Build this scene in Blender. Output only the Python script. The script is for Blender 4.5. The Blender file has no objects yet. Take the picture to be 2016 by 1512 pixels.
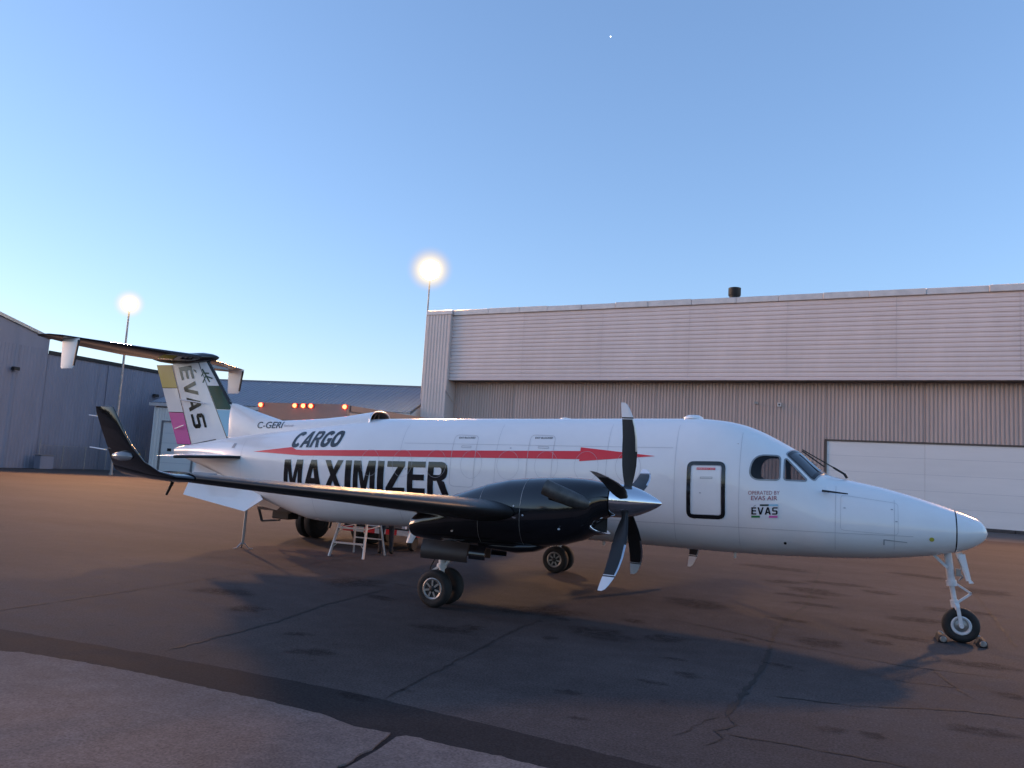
import bpy, bmesh, math, random
import numpy as np
from mathutils import Vector, Matrix

random.seed(7)
R = math.radians
scene = bpy.context.scene
C = scene.collection

# ---------------------------------------------------------------- camera
CAM = (5.80873, -13.38609, 2.15759)
YAW, PITCH, ROLL, FPX = 0.419790, 0.107813, 0.0574275, 1525.57
f_ = Vector((-math.sin(YAW) * math.cos(PITCH), math.cos(YAW) * math.cos(PITCH), math.sin(PITCH)))
r_ = Vector((math.cos(YAW), math.sin(YAW), 0))
u_ = r_.cross(f_)
r2 = r_ * math.cos(ROLL) + u_ * math.sin(ROLL)
u2 = -r_ * math.sin(ROLL) + u_ * math.cos(ROLL)
cd = bpy.data.cameras.new('camera')
cam = bpy.data.objects.new('camera', cd)
C.objects.link(cam)
cam.matrix_world = Matrix(((r2.x, u2.x, -f_.x, CAM[0]), (r2.y, u2.y, -f_.y, CAM[1]), (r2.z, u2.z, -f_.z, CAM[2]), (0, 0, 0, 1)))
cd.sensor_fit = 'HORIZONTAL'; cd.sensor_width = 36; cd.lens = 36 * FPX / 2016
cd.clip_start = .1; cd.clip_end = 6000
scene.camera = cam

# ---------------------------------------------------------------- sky, sun, exposure
SUN_AZ = R(257)          # compass direction of the set sun, clockwise from +Y (left, behind the camera)
SUN_EL = R(4)
world = bpy.data.worlds.new('World'); scene.world = world; world.use_nodes = True
wn, wl = world.node_tree.nodes, world.node_tree.links
bg = wn['Background']
sky = wn.new('ShaderNodeTexSky'); sky.sky_type = 'NISHITA'; sky.sun_disc = False
sky.sun_elevation = SUN_EL; sky.sun_rotation = SUN_AZ
sky.altitude = 200; sky.air_density = 1.0; sky.dust_density = .3; sky.ozone_density = 3.5
gm = wn.new('ShaderNodeGamma'); gm.inputs[1].default_value = .73          # softer contrast, as a phone camera records the dusk sky
tn = wn.new('ShaderNodeMix'); tn.data_type = 'RGBA'; tn.blend_type = 'MULTIPLY'; tn.inputs[0].default_value = 1
tn.inputs[7].default_value = (1.10, .93, 1.0, 1)
wl.new(sky.outputs[0], gm.inputs[0]); wl.new(gm.outputs[0], tn.inputs[6]); wl.new(tn.outputs[2], bg.inputs[0])
bg.inputs[1].default_value = .12
sl = bpy.data.lights.new('sun', 'SUN'); sl.energy = .36; sl.angle = R(24); sl.color = (1, .56, .36)
sun = bpy.data.objects.new('sun', sl); C.objects.link(sun)
sd = Vector((math.sin(SUN_AZ) * math.cos(SUN_EL), math.cos(SUN_AZ) * math.cos(SUN_EL), math.sin(SUN_EL)))
sun.rotation_euler = sd.to_track_quat('Z', 'Y').to_euler()
sun.location = (-30, -30, 20)
vs = scene.view_settings
vs.view_transform = 'Standard'; vs.look = 'None'; vs.gamma = 1; vs.use_curve_mapping = False
vs.exposure = 2.52

# ---------------------------------------------------------------- helpers
def tag(o, label=None, cat=None, group=None, kind=None):
    if label: o['label'] = label
    if cat: o['category'] = cat
    if group: o['group'] = group
    if kind: o['kind'] = kind
    return o

def empty(name, loc=(0, 0, 0), rz=0, parent=None):
    o = bpy.data.objects.new(name, None); C.objects.link(o)
    o.location = loc; o.rotation_euler = (0, 0, rz); o.empty_display_size = .3
    o.parent = parent
    return o

def link_mesh(name, me, mats, parent=None):
    if not isinstance(mats, (list, tuple)): mats = [mats]
    if len(me.materials) != len(mats):
        for m in mats: me.materials.append(m)
    o = bpy.data.objects.new(name, me); C.objects.link(o); o.parent = parent
    return o

class MB:
    """collects simple solids, then links them as one mesh object"""
    def __init__(s): s.v = []; s.f = []; s.m = []
    def add(s, verts, faces, mi=0):
        k = len(s.v); s.v += [tuple(map(float, p)) for p in verts]
        s.f += [tuple(i + k for i in f) for f in faces]; s.m += [mi] * len(faces)
        return s
    def box(s, x0, x1, y0, y1, z0, z1, mi=0):
        v = [(x, y, z) for z in (z0, z1) for y in (y0, y1) for x in (x0, x1)]
        return s.add(v, [(0, 2, 3, 1), (4, 5, 7, 6), (0, 1, 5, 4), (2, 6, 7, 3), (0, 4, 6, 2), (1, 3, 7, 5)], mi)
    def bar(s, a, b, w, h=None, mi=0, up=(0, 0, 1)):
        """rectangular bar from a to b"""
        h = h or w; a = Vector(a); b = Vector(b); d = (b - a).normalized()
        u = Vector(up)
        if abs(d.dot(u)) > .95: u = Vector((1, 0, 0))
        x = d.cross(u).normalized(); y = x.cross(d)
        v = [p + x * sx * w / 2 + y * sy * h / 2 for p in (a, b) for sx, sy in ((-1, -1), (1, -1), (1, 1), (-1, 1))]
        return s.add(v, [(0, 3, 2, 1), (4, 5, 6, 7)] + [(i, (i + 1) % 4, (i + 1) % 4 + 4, i + 4) for i in range(4)], mi)
    def tube(s, a, b, r0, r1=None, n=12, mi=0):
        r1 = r0 if r1 is None else r1
        a = Vector(a); b = Vector(b); d = (b - a).normalized()
        u = Vector((0, 0, 1)) if abs(d.z) < .9 else Vector((1, 0, 0))
        x = d.cross(u).normalized(); y = x.cross(d)
        v = []
        for p, r in ((a, r0), (b, r1)):
            v += [p + (x * math.cos(2 * math.pi * i / n) + y * math.sin(2 * math.pi * i / n)) * r for i in range(n)]
        f = [tuple(range(n - 1, -1, -1)), tuple(range(n, 2 * n))] + [(i, (i + 1) % n, (i + 1) % n + n, i + n) for i in range(n)]
        return s.add(v, f, mi)
    def path(s, pts, r, n=8, mi=0):
        for a, b in zip(pts, pts[1:]): s.tube(a, b, r, r, n, mi)
        return s
    def lathe(s, prof, axis='y', center=(0, 0, 0), n=32, mi=0, caps=True):
        """prof: list of (along axis, radius)"""
        v = []
        for t, r in prof:
            for i in range(n):
                c, q = r * math.cos(2 * math.pi * i / n), r * math.sin(2 * math.pi * i / n)
                p = {'x': (t, c, q), 'y': (q, t, c), 'z': (c, q, t)}[axis]
                v.append((p[0] + center[0], p[1] + center[1], p[2] + center[2]))
        m = len(prof)
        f = [(j * n + i, j * n + (i + 1) % n, (j + 1) * n + (i + 1) % n, (j + 1) * n + i) for j in range(m - 1) for i in range(n)]
        if caps: f += [tuple(range(n - 1, -1, -1)), tuple(range((m - 1) * n, m * n))]
        return s.add(v, f, mi)
    def loft(s, rings, closed=True, caps=True, mi=0):
        n = len(rings[0]); v = [p for r in rings for p in r]
        f = []
        for j in range(len(rings) - 1):
            for i in range(n if closed else n - 1):
                f.append((j * n + i, j * n + (i + 1) % n, (j + 1) * n + (i + 1) % n, (j + 1) * n + i))
        if caps: f += [tuple(range(n - 1, -1, -1)), tuple(range((len(rings) - 1) * n, len(rings) * n))]
        return s.add(v, f, mi)
    def prism(s, poly, y0, y1, mi=0, axis='y'):
        """polygon (a,b) extruded along an axis"""
        n = len(poly)
        def P(a, b, t): return {'y': (a, t, b), 'x': (t, a, b), 'z': (a, b, t)}[axis]
        v = [P(a, b, y0) for a, b in poly] + [P(a, b, y1) for a, b in poly]
        f = [tuple(range(n)), tuple(range(2 * n - 1, n - 1, -1))] + [(i, i + n, (i + 1) % n + n, (i + 1) % n) for i in range(n)]
        return s.add(v, f, mi)
    def mesh(s, name, smooth=None, bevel=0):
        me = bpy.data.meshes.new(name); me.from_pydata(s.v, [], s.f)
        for p, m in zip(me.polygons, s.m): p.material_index = m
        bm = bmesh.new(); bm.from_mesh(me)
        bmesh.ops.recalc_face_normals(bm, faces=bm.faces)
        if bevel:
            bmesh.ops.bevel(bm, geom=[e for e in bm.edges if e.is_manifold and e.calc_face_angle(0) > .6], offset=bevel, segments=1, affect='EDGES', clamp_overlap=True)
        bm.to_mesh(me); bm.free()
        if smooth is not None:
            me.shade_smooth(); me.set_sharp_from_angle(angle=R(smooth))
        return me
    def build(s, name, mats, parent=None, smooth=None, bevel=0):
        return link_mesh(name, s.mesh(name, smooth, bevel), mats, parent)

def copy_tree(o, parent=None):
    c = o.copy(); C.objects.link(c); c.parent = parent
    for ch in o.children: copy_tree(ch, c)
    return c

# ---------------------------------------------------------------- materials
def mat(name, col, rough=.5, metal=0, coat=0, var=0, vscale=3, bump=0, bscale=40, rvar=0, spec=.5, stretch=None, each=0):
    m = bpy.data.materials.new(name); m.use_nodes = True
    n, l = m.node_tree.nodes, m.node_tree.links
    b = n['Principled BSDF']
    b.inputs['Base Color'].default_value = (*col, 1); b.inputs['Roughness'].default_value = rough
    b.inputs['Metallic'].default_value = metal; b.inputs['Coat Weight'].default_value = coat
    b.inputs['Coat Roughness'].default_value = .04; b.inputs['Specular IOR Level'].default_value = spec
    if var or rvar or bump:
        tc = n.new('ShaderNodeTexCoord'); src = tc.outputs['Object']
        if stretch:
            mp = n.new('ShaderNodeMapping'); mp.inputs['Scale'].default_value = stretch
            l.new(src, mp.inputs[0]); src = mp.outputs[0]
    if var or rvar:
        t = n.new('ShaderNodeTexNoise'); t.inputs['Scale'].default_value = vscale; t.inputs['Detail'].default_value = 8; t.inputs['Roughness'].default_value = .62
        l.new(src, t.inputs['Vector'])
        if var:
            mx = n.new('ShaderNodeMix'); mx.data_type = 'RGBA'
            mx.inputs[6].default_value = (*[c * (1 - var) for c in col], 1); mx.inputs[7].default_value = (*[min(1, c * (1 + var)) for c in col], 1)
            rp = n.new('ShaderNodeMapRange'); rp.inputs[1].default_value = .3; rp.inputs[2].default_value = .7
            l.new(t.outputs[0], rp.inputs[0]); l.new(rp.outputs[0], mx.inputs[0]); l.new(mx.outputs[2], b.inputs['Base Color'])
        if rvar:
            rr = n.new('ShaderNodeMapRange'); rr.inputs[1].default_value = .3; rr.inputs[2].default_value = .7
            rr.inputs[3].default_value = max(.02, rough - rvar); rr.inputs[4].default_value = rough + rvar
            l.new(t.outputs[0], rr.inputs[0]); l.new(rr.outputs[0], b.inputs['Roughness'])
    if each:      # sheets cut from different coils differ a little
        oi = n.new('ShaderNodeObjectInfo'); hs = n.new('ShaderNodeHueSaturation'); er = n.new('ShaderNodeMapRange')
        er.inputs[3].default_value = 1 - each; er.inputs[4].default_value = 1 + each
        l.new(oi.outputs['Random'], er.inputs[0]); l.new(er.outputs[0], hs.inputs['Value'])
        old = b.inputs['Base Color']
        if old.is_linked: l.new(old.links[0].from_socket, hs.inputs['Color'])
        else: hs.inputs['Color'].default_value = (*col, 1)
        l.new(hs.outputs[0], old)
    if bump:
        t2 = n.new('ShaderNodeTexNoise'); t2.inputs['Scale'].default_value = bscale; t2.inputs['Detail'].default_value = 6
        l.new(src, t2.inputs['Vector'])
        bp = n.new('ShaderNodeBump'); bp.inputs['Strength'].default_value = 1; bp.inputs['Distance'].default_value = bump
        l.new(t2.outputs[0], bp.inputs['Height']); l.new(bp.outputs[0], b.inputs['Normal'])
    return m

def emit(name, col, strength):
    m = bpy.data.materials.new(name); m.use_nodes = True
    n, l = m.node_tree.nodes, m.node_tree.links
    n.remove(n['Principled BSDF']); e = n.new('ShaderNodeEmission')
    e.inputs[0].default_value = (*col, 1); e.inputs[1].default_value = strength
    l.new(e.outputs[0], n['Material Output'].inputs[0])
    return m

def glass(name, tint, rough=.02):
    m = bpy.data.materials.new(name); m.use_nodes = True
    n, l = m.node_tree.nodes, m.node_tree.links
    n.remove(n['Principled BSDF'])
    t = n.new('ShaderNodeBsdfTransparent'); t.inputs[0].default_value = (*tint, 1)
    g = n.new('ShaderNodeBsdfGlossy'); g.inputs['Roughness'].default_value = rough
    fr = n.new('ShaderNodeFresnel'); fr.inputs[0].default_value = 1.5
    mx = n.new('ShaderNodeMixShader')
    l.new(fr.outputs[0], mx.inputs[0]); l.new(t.outputs[0], mx.inputs[1]); l.new(g.outputs[0], mx.inputs[2])
    l.new(mx.outputs[0], n['Material Output'].inputs[0])
    return m

M = {}
M['white'] = mat('white_aircraft_paint', (.84, .84, .84), .22, 0, .6, var=.035, vscale=1.3, rvar=.06, bump=.0030, bscale=2.1)
M['black'] = mat('black_aircraft_paint', (.007, .007, .009), .10, 0, .6, rvar=.05, vscale=2, bump=.001, bscale=2)
M['boot'] = mat('deicing_boot_rubber', (.018, .017, .018), .42, 0, 0, var=.2, vscale=4, rvar=.08)
M['decal_black'] = mat('black_decal', (.012, .011, .012), .14, 0, .5)
M['decal_red'] = mat('red_decal', (.78, .02, .03), .3, 0, .2)
M['decal_redtext'] = mat('dark_red_decal', (.30, .06, .10), .3)
M['decal_dgreen'] = mat('dark_green_decal', (.006, .06, .035), .25, 0, .1, spec=.35)
M['decal_green'] = mat('green_decal', (.05, .22, .07), .2, 0, .5)
M['decal_sunset_green'] = mat('sunset_tinted_green_decal', (.52, .43, .10), .25, 0, .2)  # green bar with the orange sunset reflection painted into its colour
M['decal_blue'] = mat('light_blue_decal', (.30, .58, .74), .25, 0, .1, spec=.35)
M['decal_pink'] = mat('pink_decal', (.66, .13, .38), .25, 0, .1, spec=.35)
M['decal_white'] = mat('white_decal', (.8, .8, .82), .25, 0, .4)
M['decal_grey'] = mat('grey_decal', (.33, .35, .38), .4)
M['seam'] = mat('panel_seam', (.46, .47, .50), .5)
M['chrome'] = mat('polished_metal', (.82, .83, .85), .09, 1, rvar=.04, vscale=5)
M['nickel'] = mat('nickel_edge', (.70, .72, .76), .28, 1)
M['steel'] = mat('painted_gear_white', (.62, .62, .63), .4, 0, 0, var=.15, vscale=9)
M['dullmetal'] = mat('dull_metal', (.32, .31, .30), .45, .8, var=.2, vscale=8)
M['exhaust'] = mat('exhaust_metal', (.10, .095, .09), .42, .6, var=.3, vscale=9)
M['rubber'] = mat('tyre_rubber', (.016, .015, .015), .75, var=.35, vscale=12, bump=.002, bscale=60)
M['inside'] = mat('cabin_lining', (.22, .19, .18), .7)
M['dark'] = mat('dark_recess', (.008, .008, .009), .8)
M['glass'] = glass('cockpit_glass', (.62, .60, .60))
M['windshield'] = mat('windshield_glass', (.012, .013, .014), .04, 0, 1, spec=.8)
M['clear'] = mat('lens_glass', (.22, .21, .22), .12, 0, 1)

# ================================================================ THE SETTING
def asphalt(name, c0, c1, spot, vs_=1.7, grain=.45):
    m = bpy.data.materials.new(name); m.use_nodes = True
    n, l = m.node_tree.nodes, m.node_tree.links
    b = n['Principled BSDF']; b.inputs['Specular IOR Level'].default_value = .18
    tc = n.new('ShaderNodeTexCoord'); src = tc.outputs['Object']
    def noise(sc, det, lo, hi, vec=None):
        t = n.new('ShaderNodeTexNoise'); t.inputs['Scale'].default_value = sc; t.inputs['Detail'].default_value = det; t.inputs['Roughness'].default_value = .6
        l.new(vec or src, t.inputs['Vector'])
        r = n.new('ShaderNodeMapRange'); r.inputs[1].default_value = lo; r.inputs[2].default_value = hi
        l.new(t.outputs[0], r.inputs[0]); return r.outputs[0]
    mp = n.new('ShaderNodeMapping'); mp.inputs['Scale'].default_value = (.35, 1.0, 1); l.new(src, mp.inputs[0])
    big = noise(.55, 7, .32, .68, mp.outputs[0]); mid = noise(3.2, 9, .38, .66); fine = noise(46, 4, .34, .66)
    mx = n.new('ShaderNodeMix'); mx.data_type = 'RGBA'; mx.inputs[6].default_value = (*c0, 1); mx.inputs[7].default_value = (*c1, 1)
    l.new(big, mx.inputs[0])
    def dark(fac, amt, prev, lo=0, hi=1):
        q = n.new('ShaderNodeMix'); q.data_type = 'RGBA'; q.blend_type = 'MULTIPLY'
        rr = n.new('ShaderNodeMapRange'); rr.inputs[3].default_value = 1 - amt; rr.inputs[4].default_value = 1 + amt * .5
        l.new(fac, rr.inputs[0]); q.inputs[0].default_value = 1
        l.new(prev, q.inputs[6]); l.new(rr.outputs[0], q.inputs[7]); return q.outputs[2]
    col = dark(mid, .16, mx.outputs[2]); col = dark(fine, grain, col); col = dark(noise(17, 6, .36, .64), .10, col)
    # scattered pits and drips of oil
    vo = n.new('ShaderNodeTexVoronoi'); vo.inputs['Scale'].default_value = vs_; l.new(src, vo.inputs['Vector'])
    rr = n.new('ShaderNodeMapRange'); rr.inputs[1].default_value = .02; rr.inputs[2].default_value = .10; l.new(vo.outputs['Distance'], rr.inputs[0])
    col = dark(rr.outputs[0], spot, col)
    l.new(col, b.inputs['Base Color'])
    ro = n.new('ShaderNodeMapRange'); ro.inputs[3].default_value = .86; ro.inputs[4].default_value = .92; l.new(mid, ro.inputs[0]); l.new(ro.outputs[0], b.inputs['Roughness'])
    t2 = n.new('ShaderNodeTexNoise'); t2.inputs['Scale'].default_value = 110; t2.inputs['Detail'].default_value = 4; l.new(src, t2.inputs['Vector'])
    ad = n.new('ShaderNodeMath'); ad.operation = 'MULTIPLY_ADD'; ad.inputs[1].default_value = .0; l.new(mid, ad.inputs[0]); l.new(t2.outputs[0], ad.inputs[2])
    bp = n.new('ShaderNodeBump'); bp.inputs['Distance'].default_value = .0025; bp.inputs['Strength'].default_value = .6
    l.new(ad.outputs[0], bp.inputs['Height']); l.new(bp.outputs[0], b.inputs['Normal'])
    return m
M['asphalt'] = asphalt('old_asphalt', (.058, .049, .049), (.082, .070, .069), .25)
M['asphalt_strip'] = asphalt('newer_asphalt', (.022, .020, .022), (.034, .031, .033), .15)
M['concrete'] = asphalt('worn_concrete', (.12, .098, .092), (.185, .15, .14), .4, 6.5, .34)
M['apron'] = asphalt('apron_concrete', (.10, .10, .10), (.15, .145, .14), .2)

def fade_mat(name, col, amount):
    m = bpy.data.materials.new(name); m.use_nodes = True
    n, l = m.node_tree.nodes, m.node_tree.links; b = n['Principled BSDF']
    b.inputs['Base Color'].default_value = (*col, 1); b.inputs['Roughness'].default_value = .95; b.inputs['Specular IOR Level'].default_value = .08
    at = n.new('ShaderNodeAttribute'); at.attribute_name = 'fade'
    tc = n.new('ShaderNodeTexCoord'); t = n.new('ShaderNodeTexNoise'); t.inputs['Scale'].default_value = 9; t.inputs['Detail'].default_value = 6
    l.new(tc.outputs['Object'], t.inputs[0])
    mu = n.new('ShaderNodeMath'); mu.operation = 'MULTIPLY'; l.new(at.outputs['Fac'], mu.inputs[0])
    rp = n.new('ShaderNodeMapRange'); rp.inputs[1].default_value = .25; rp.inputs[2].default_value = .6; rp.inputs[4].default_value = amount
    l.new(t.outputs[0], rp.inputs[0]); l.new(rp.outputs[0], mu.inputs[1])
    tr = n.new('ShaderNodeBsdfTransparent'); mx = n.new('ShaderNodeMixShader')
    l.new(mu.outputs[0], mx.inputs[0]); l.new(tr.outputs[0], mx.inputs[1]); l.new(b.outputs[0], mx.inputs[2])
    l.new(mx.outputs[0], n['Material Output'].inputs[0])
    return m
M['stain'] = fade_mat('oil_stain', (.018, .015, .015), .36)
M['crack'] = mat('crack_filler', (.010, .009, .010), .8, var=.4, vscale=20)

g = MB(); g.add([(-2500, -2500, 0), (2500, -2500, 0), (2500, 2500, 0), (-2500, 2500, 0)], [(0, 1, 2, 3)])
ground = tag(g.build('ground', M['asphalt']), 'dark weathered asphalt ramp stained with oil under the airplane', kind='structure')

# concrete slab in the foreground, its ragged edge towards the asphalt
edge = [(-2.11, -8.0), (-1.92, -7.91), (-1.28, -7.83), (-0.5, -7.77), (0.4, -7.77), (1.15, -7.76), (1.78, -7.79), (2.14, -7.88), (2.46, -7.85), (2.59, -7.83), (3.05, -7.84), (3.47, -7.83), (3.72, -7.85)]
def ragged(pts, step, amp, rnd):
    out = []
    for (x0, y0), (x1, y1) in zip(pts, pts[1:]):
        k = max(1, int(math.hypot(x1 - x0, y1 - y0) / step))
        for i in range(k):
            t = i / k; out.append((x0 + (x1 - x0) * t + rnd.uniform(-amp, amp), y0 + (y1 - y0) * t + rnd.uniform(-amp, amp)))
    return out + [pts[-1]]
rnd = random.Random(3)
def slab(name, pts, back, parent=None):
    top = .018; m = MB(); n = len(pts)
    v = [(x, y, top) for x, y in pts] + [(x, y - .012, 0.0) for x, y in pts] + [(pts[0][0], back, top), (pts[-1][0], back, top)]
    m.add(v, [tuple(range(n)) + (2 * n + 1, 2 * n)] + [(i, i + 1, n + i + 1, n + i) for i in range(n - 1)])
    return m.build(name, M['concrete'], parent)
e1 = ragged([(-16, -8.3), (-9, -8.15), (-5, -8.1)] + edge[:9], .06, .012, rnd)
e2 = ragged([(2.53, -7.90)] + edge[9:] + [(6, -7.95), (14, -8.2)], .06, .012, rnd)
jl = ragged([(2.46, -7.87), (2.52, -8.22), (2.53, -8.7), (2.55, -20)], .08, .014, rnd)
slab_a = tag(slab('concrete_slab', e1 + jl[1:], -20), 'pale worn concrete slab in the foreground corner', kind='structure')
e2[0] = (2.545, -7.90); e2 = [(2.60, -20), (2.585, -8.7), (2.58, -8.22)] + e2
slab_b = tag(slab('concrete_slab', e2, -20), 'pale concrete slab right of the joint in the foreground', kind='structure')
strip_edge = [(-30, -7.9), (-12, -7.6), (-3.1, -7.36), (-1.04, -7.2), (0.41, -7.12), (1.71, -7.11), (3.2, -7.22), (4.31, -7.33), (9, -7.4), (20, -7.5)]
se = ragged(strip_edge, .12, .015, rnd)
m = MB(); m.add([(x, y, .004) for x, y in se] + [(20, -8.6, .004), (-30, -8.7, .004)], [tuple(range(len(se) + 2))])
tag(m.build('patched_strip', M['asphalt_strip']), 'darker strip of newer asphalt along the slab edge', kind='structure')
m = MB(); m.add([(-120, 33, .004), (-60, 33.5, .004), (-10, 31, .004), (11, 30.2, .004), (40, 32, .004), (120, 32, .004), (120, 46, .004), (-120, 46, .004)], [tuple(range(8))])
tag(m.build('hangar_apron', M['apron']), 'grey concrete apron in front of the hangar', kind='structure')

def ribbon(pts, w, z, rnd):
    m = MB(); pts = ragged(pts, .10, .022, rnd); n = len(pts); L = []; Rr = []
    for i, (x, y) in enumerate(pts):
        a = pts[max(0, i - 1)]; b = pts[min(n - 1, i + 1)]; d = math.hypot(b[0] - a[0], b[1] - a[1]) or 1
        nx, ny = -(b[1] - a[1]) / d, (b[0] - a[0]) / d; k = w * rnd.uniform(.15, 1) * (0.2 if i in (0, n - 1) else 1)
        L.append((x + nx * k, y + ny * k, z)); Rr.append((x - nx * k, y - ny * k, z))
    m.add(L + Rr, [(i, i + 1, n + i + 1, n + i) for i in range(n - 1)])
    return m
cracks = [([(5.0, 9.5), (5.03, 4.38), (5.05, 2.06), (4.86, 0.38), (4.76, -0.72), (4.8, -1.95), (4.83, -3.28), (4.81, -4.36), (4.78, -5.15), (4.75, -5.74)], .026),
 ([(4.75, -5.74), (4.85, -5.97), (4.74, -6.23), (4.82, -6.4), (4.72, -6.65)], .012), ([(4.72, -5.8), (4.60, -6.0), (4.52, -6.35), (4.42, -6.6)], .008),
 ([(-1.42, -1.91), (-1.38, -2.43), (-1.32, -3.71), (-1.04, -5.14), (-0.96, -6.43), (-0.94, -6.95)], .024),
 ([(1.67, -1.85), (1.67, -3.7), (1.79, -5.43), (1.91, -7.15)], .011), ([(4.82, -6.26), (5.51, -6.23), (6.26, -6.23)], .009),
 ([(5.06, -4.75), (5.82, -4.63), (6.84, -4.12), (7.35, -4.06), (9, -3.9)], .011), ([(8.24, 6.57), (8.09, 2.87), (7.96, 0.15)], .016), ([(6.68, -2.2), (6.89, -3.23), (7.0, -3.56)], .009),
 ([(-6.5, -1.0), (-4.2, -1.3), (-2.2, -1.2), (-.6, -1.5)], .010), ([(-4.3, 3.0), (-4.2, -2.5), (-4.05, -6.8)], .012), ([(3.2, -1.2), (4.2, -1.6), (4.8, -1.9), (6.4, -2.3), (7.6, -2.2)], .010),
 ([(5.9, -3.0), (6.3, -3.2), (6.9, -3.1)], .008)]
for pts, w in cracks:
    ribbon(pts, w * 1.5, .0045, rnd).build('crack', M['crack'], ground)
stains = [(4.14, -4.48, .13), (3.87, -5.0, .11), (3.86, -3.81, .10), (5.0, -3.3, .12), (2.23, -3.7, .10), (5.47, 5.76, .45), (4.41, 5.09, .35), (4.83, 3.1, .3), (5.15, 2.09, .28), (4.88, 0.07, .22), (6.3, 4.99, .3), (7.34, 9.48, .5), (6.47, -0.26, .24), (6.15, -0.89, .18), (5.97, -5.54, .10), (3.61, -6.6, .06), (3.25, -5.9, .11), (1.93, -2.39, .10), (4.42, -2.06, .10), (2.82, -1.77, .16), (5.64, -5.6, .10), (7.4, -3.15, .15), (-0.36, -5.5, .13), (1.13, -3.78, .16), (1.65, -7.19, .13), (1.95, -6.76, .06), (-1.03, -2.68, .22), (-2.24, -1.73, .5), (7.3, -1.58, .3), (5.88, -0.02, .15),
 (.9, -4.1, .3), (2.7, -3.0, .4), (1.4, -2.0, .5), (6.8, 1.7, .35), (5.4, -1.5, .3), (7.6, 3.4, .4), (3.3, .6, .5), (8.4, 7.2, .6), (4.0, 7.9, .6), (-3.1, -3.9, .35), (-1.9, -4.7, .25), (.3, -6.1, .2), (3.5, -2.7, .25), (6.9, -4.8, .2), (5.1, 4.0, .5)]
v = []; fcs = []; fade = []
for x, y, rr in stains:
    n = 18; k = len(v); v.append((x, y, .0055)); fade.append(1.0)
    ph = rnd.uniform(0, 6.28); rr *= 1.25
    for ring, fd in ((.62, .85), (1.0, 0.0)):
        for i in range(n):
            a = 2 * math.pi * i / n
            q = rr * ring * (1 + .22 * math.sin(2 * a + ph) + .14 * math.sin(5 * a + 2 * ph) + rnd.uniform(-.08, .08))
            v.append((x + q * 1.25 * math.cos(a), y + q * .8 * math.sin(a), .0055)); fade.append(fd)
    fcs += [(k, k + 1 + i, k + 1 + (i + 1) % n) for i in range(n)] + [(k + 1 + i, k + 1 + n + i, k + 1 + n + (i + 1) % n, k + 1 + (i + 1) % n) for i in range(n)]
me = bpy.data.meshes.new('oil_stain'); me.from_pydata(v, [], fcs)
at = me.attributes.new('fade', 'FLOAT', 'POINT'); at.data.foreach_set('value', fade)
tag(link_mesh('oil_stain', me, M['stain'], ground), kind='stuff')

# ---------------------------------------------------------------- cladding
def ribbed(width, height, pitch, depth, vertical=True, flat=.55):
    """ribbed sheet in the x-z plane, ribs standing towards -y"""
    m = MB(); L = width if vertical else height
    prof = []; t = 0
    while t < L - 1e-6:
        for a, d in ((0, 0), (flat * .5, 0), (flat * .5 + .12, -depth), (.88, -depth)):
            s = t + a * pitch
            if s < L: prof.append((s, d))
        t += pitch
    prof.append((L, 0))
    if vertical: rings = [[(s, d, z) for s, d in prof] for z in (0, height)]
    else: rings = [[(x, d, s) for s, d in prof] for x in (0, width)]
    m.loft(rings, closed=False, caps=False)
    return m

M['clad_up'] = mat('pale_grey_cladding', (.74, .64, .615), .45, .0, var=.06, vscale=.7, rvar=.06, stretch=(1, 1, .25), each=.035)
M['clad_low'] = mat('tan_cladding', (.57, .445, .395), .5, .0, var=.10, vscale=1.1, stretch=(1, 1, .15), each=.04)
M['clad_pillar'] = mat('light_corner_cladding', (.72, .63, .585), .45, .0, var=.06, vscale=.6)
M['cap'] = mat('roof_flashing', (.68, .63, .61), .4, .2, var=.12, vscale=1.5)
M['bronze'] = mat('eave_shade_brown', (.10, .075, .062), .5)
M['hdoor'] = mat('white_hangar_door', (.78, .765, .75), .5, var=.05, vscale=.5, stretch=(.3, 1, 2))
M['bluegrey'] = mat('blue_grey_cladding', (.21, .22, .28), .55, var=.10, vscale=.8, stretch=(1, 1, .2), each=.03)
M['blueroof'] = mat('grey_metal_roof', (.21, .215, .25), .45, .0, var=.08, vscale=.8)
M['whitewall'] = mat('off_white_cladding', (.80, .76, .72), .5, var=.06, vscale=.8)
M['blacksteel'] = mat('black_steel', (.010, .010, .011), .6)
M['galv'] = mat('galvanised_steel', (.30, .30, .31), .45, .7, var=.2, vscale=5)
M['yellow'] = mat('yellow_paint', (.62, .36, .05), .5, var=.15, vscale=6)

# hangar: origin at the foot of its left corner, local x along the front, local y to the back
hangar = tag(empty('hangar', (-27.1, 42.1, 0), R(-3)), 'long tan metal hangar with pale upper cladding and wide white door', 'hangar')
HW = 62
core = MB().box(.06, HW, 1.4, 34, 0, 14.45)
core.build('wall', M['clad_low'], hangar)
pil = ribbed(2.32, 14.55, .29, .045); o = pil.build('corner_cladding', M['clad_pillar'], hangar)
b = MB().box(.02, 2.30, .012, 1.4, 0, 14.5); b.build('corner_post', M['clad_pillar'], hangar)
MB().box(2.32, 2.37, -.06, 1.39, 8.1, 14.5).prism([(-.06, 8.1), (1.39, 7.2), (1.39, 8.1)], 2.32, 2.365, axis='x').build('corner_flashing', M['clad_pillar'], hangar)
seams = [2.38, 8.95, 15.55, 22.1, 28.7, 35.3, 41.9, 48.5, 55.1, HW]
for x0, x1 in zip(seams, seams[1:]):
    o = ribbed(x1 - x0 - .03, 5.2, .30, .055, vertical=False).build('upper_cladding_sheet', M['clad_up'], hangar); o.location = (x0, .32, 9.18)
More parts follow.
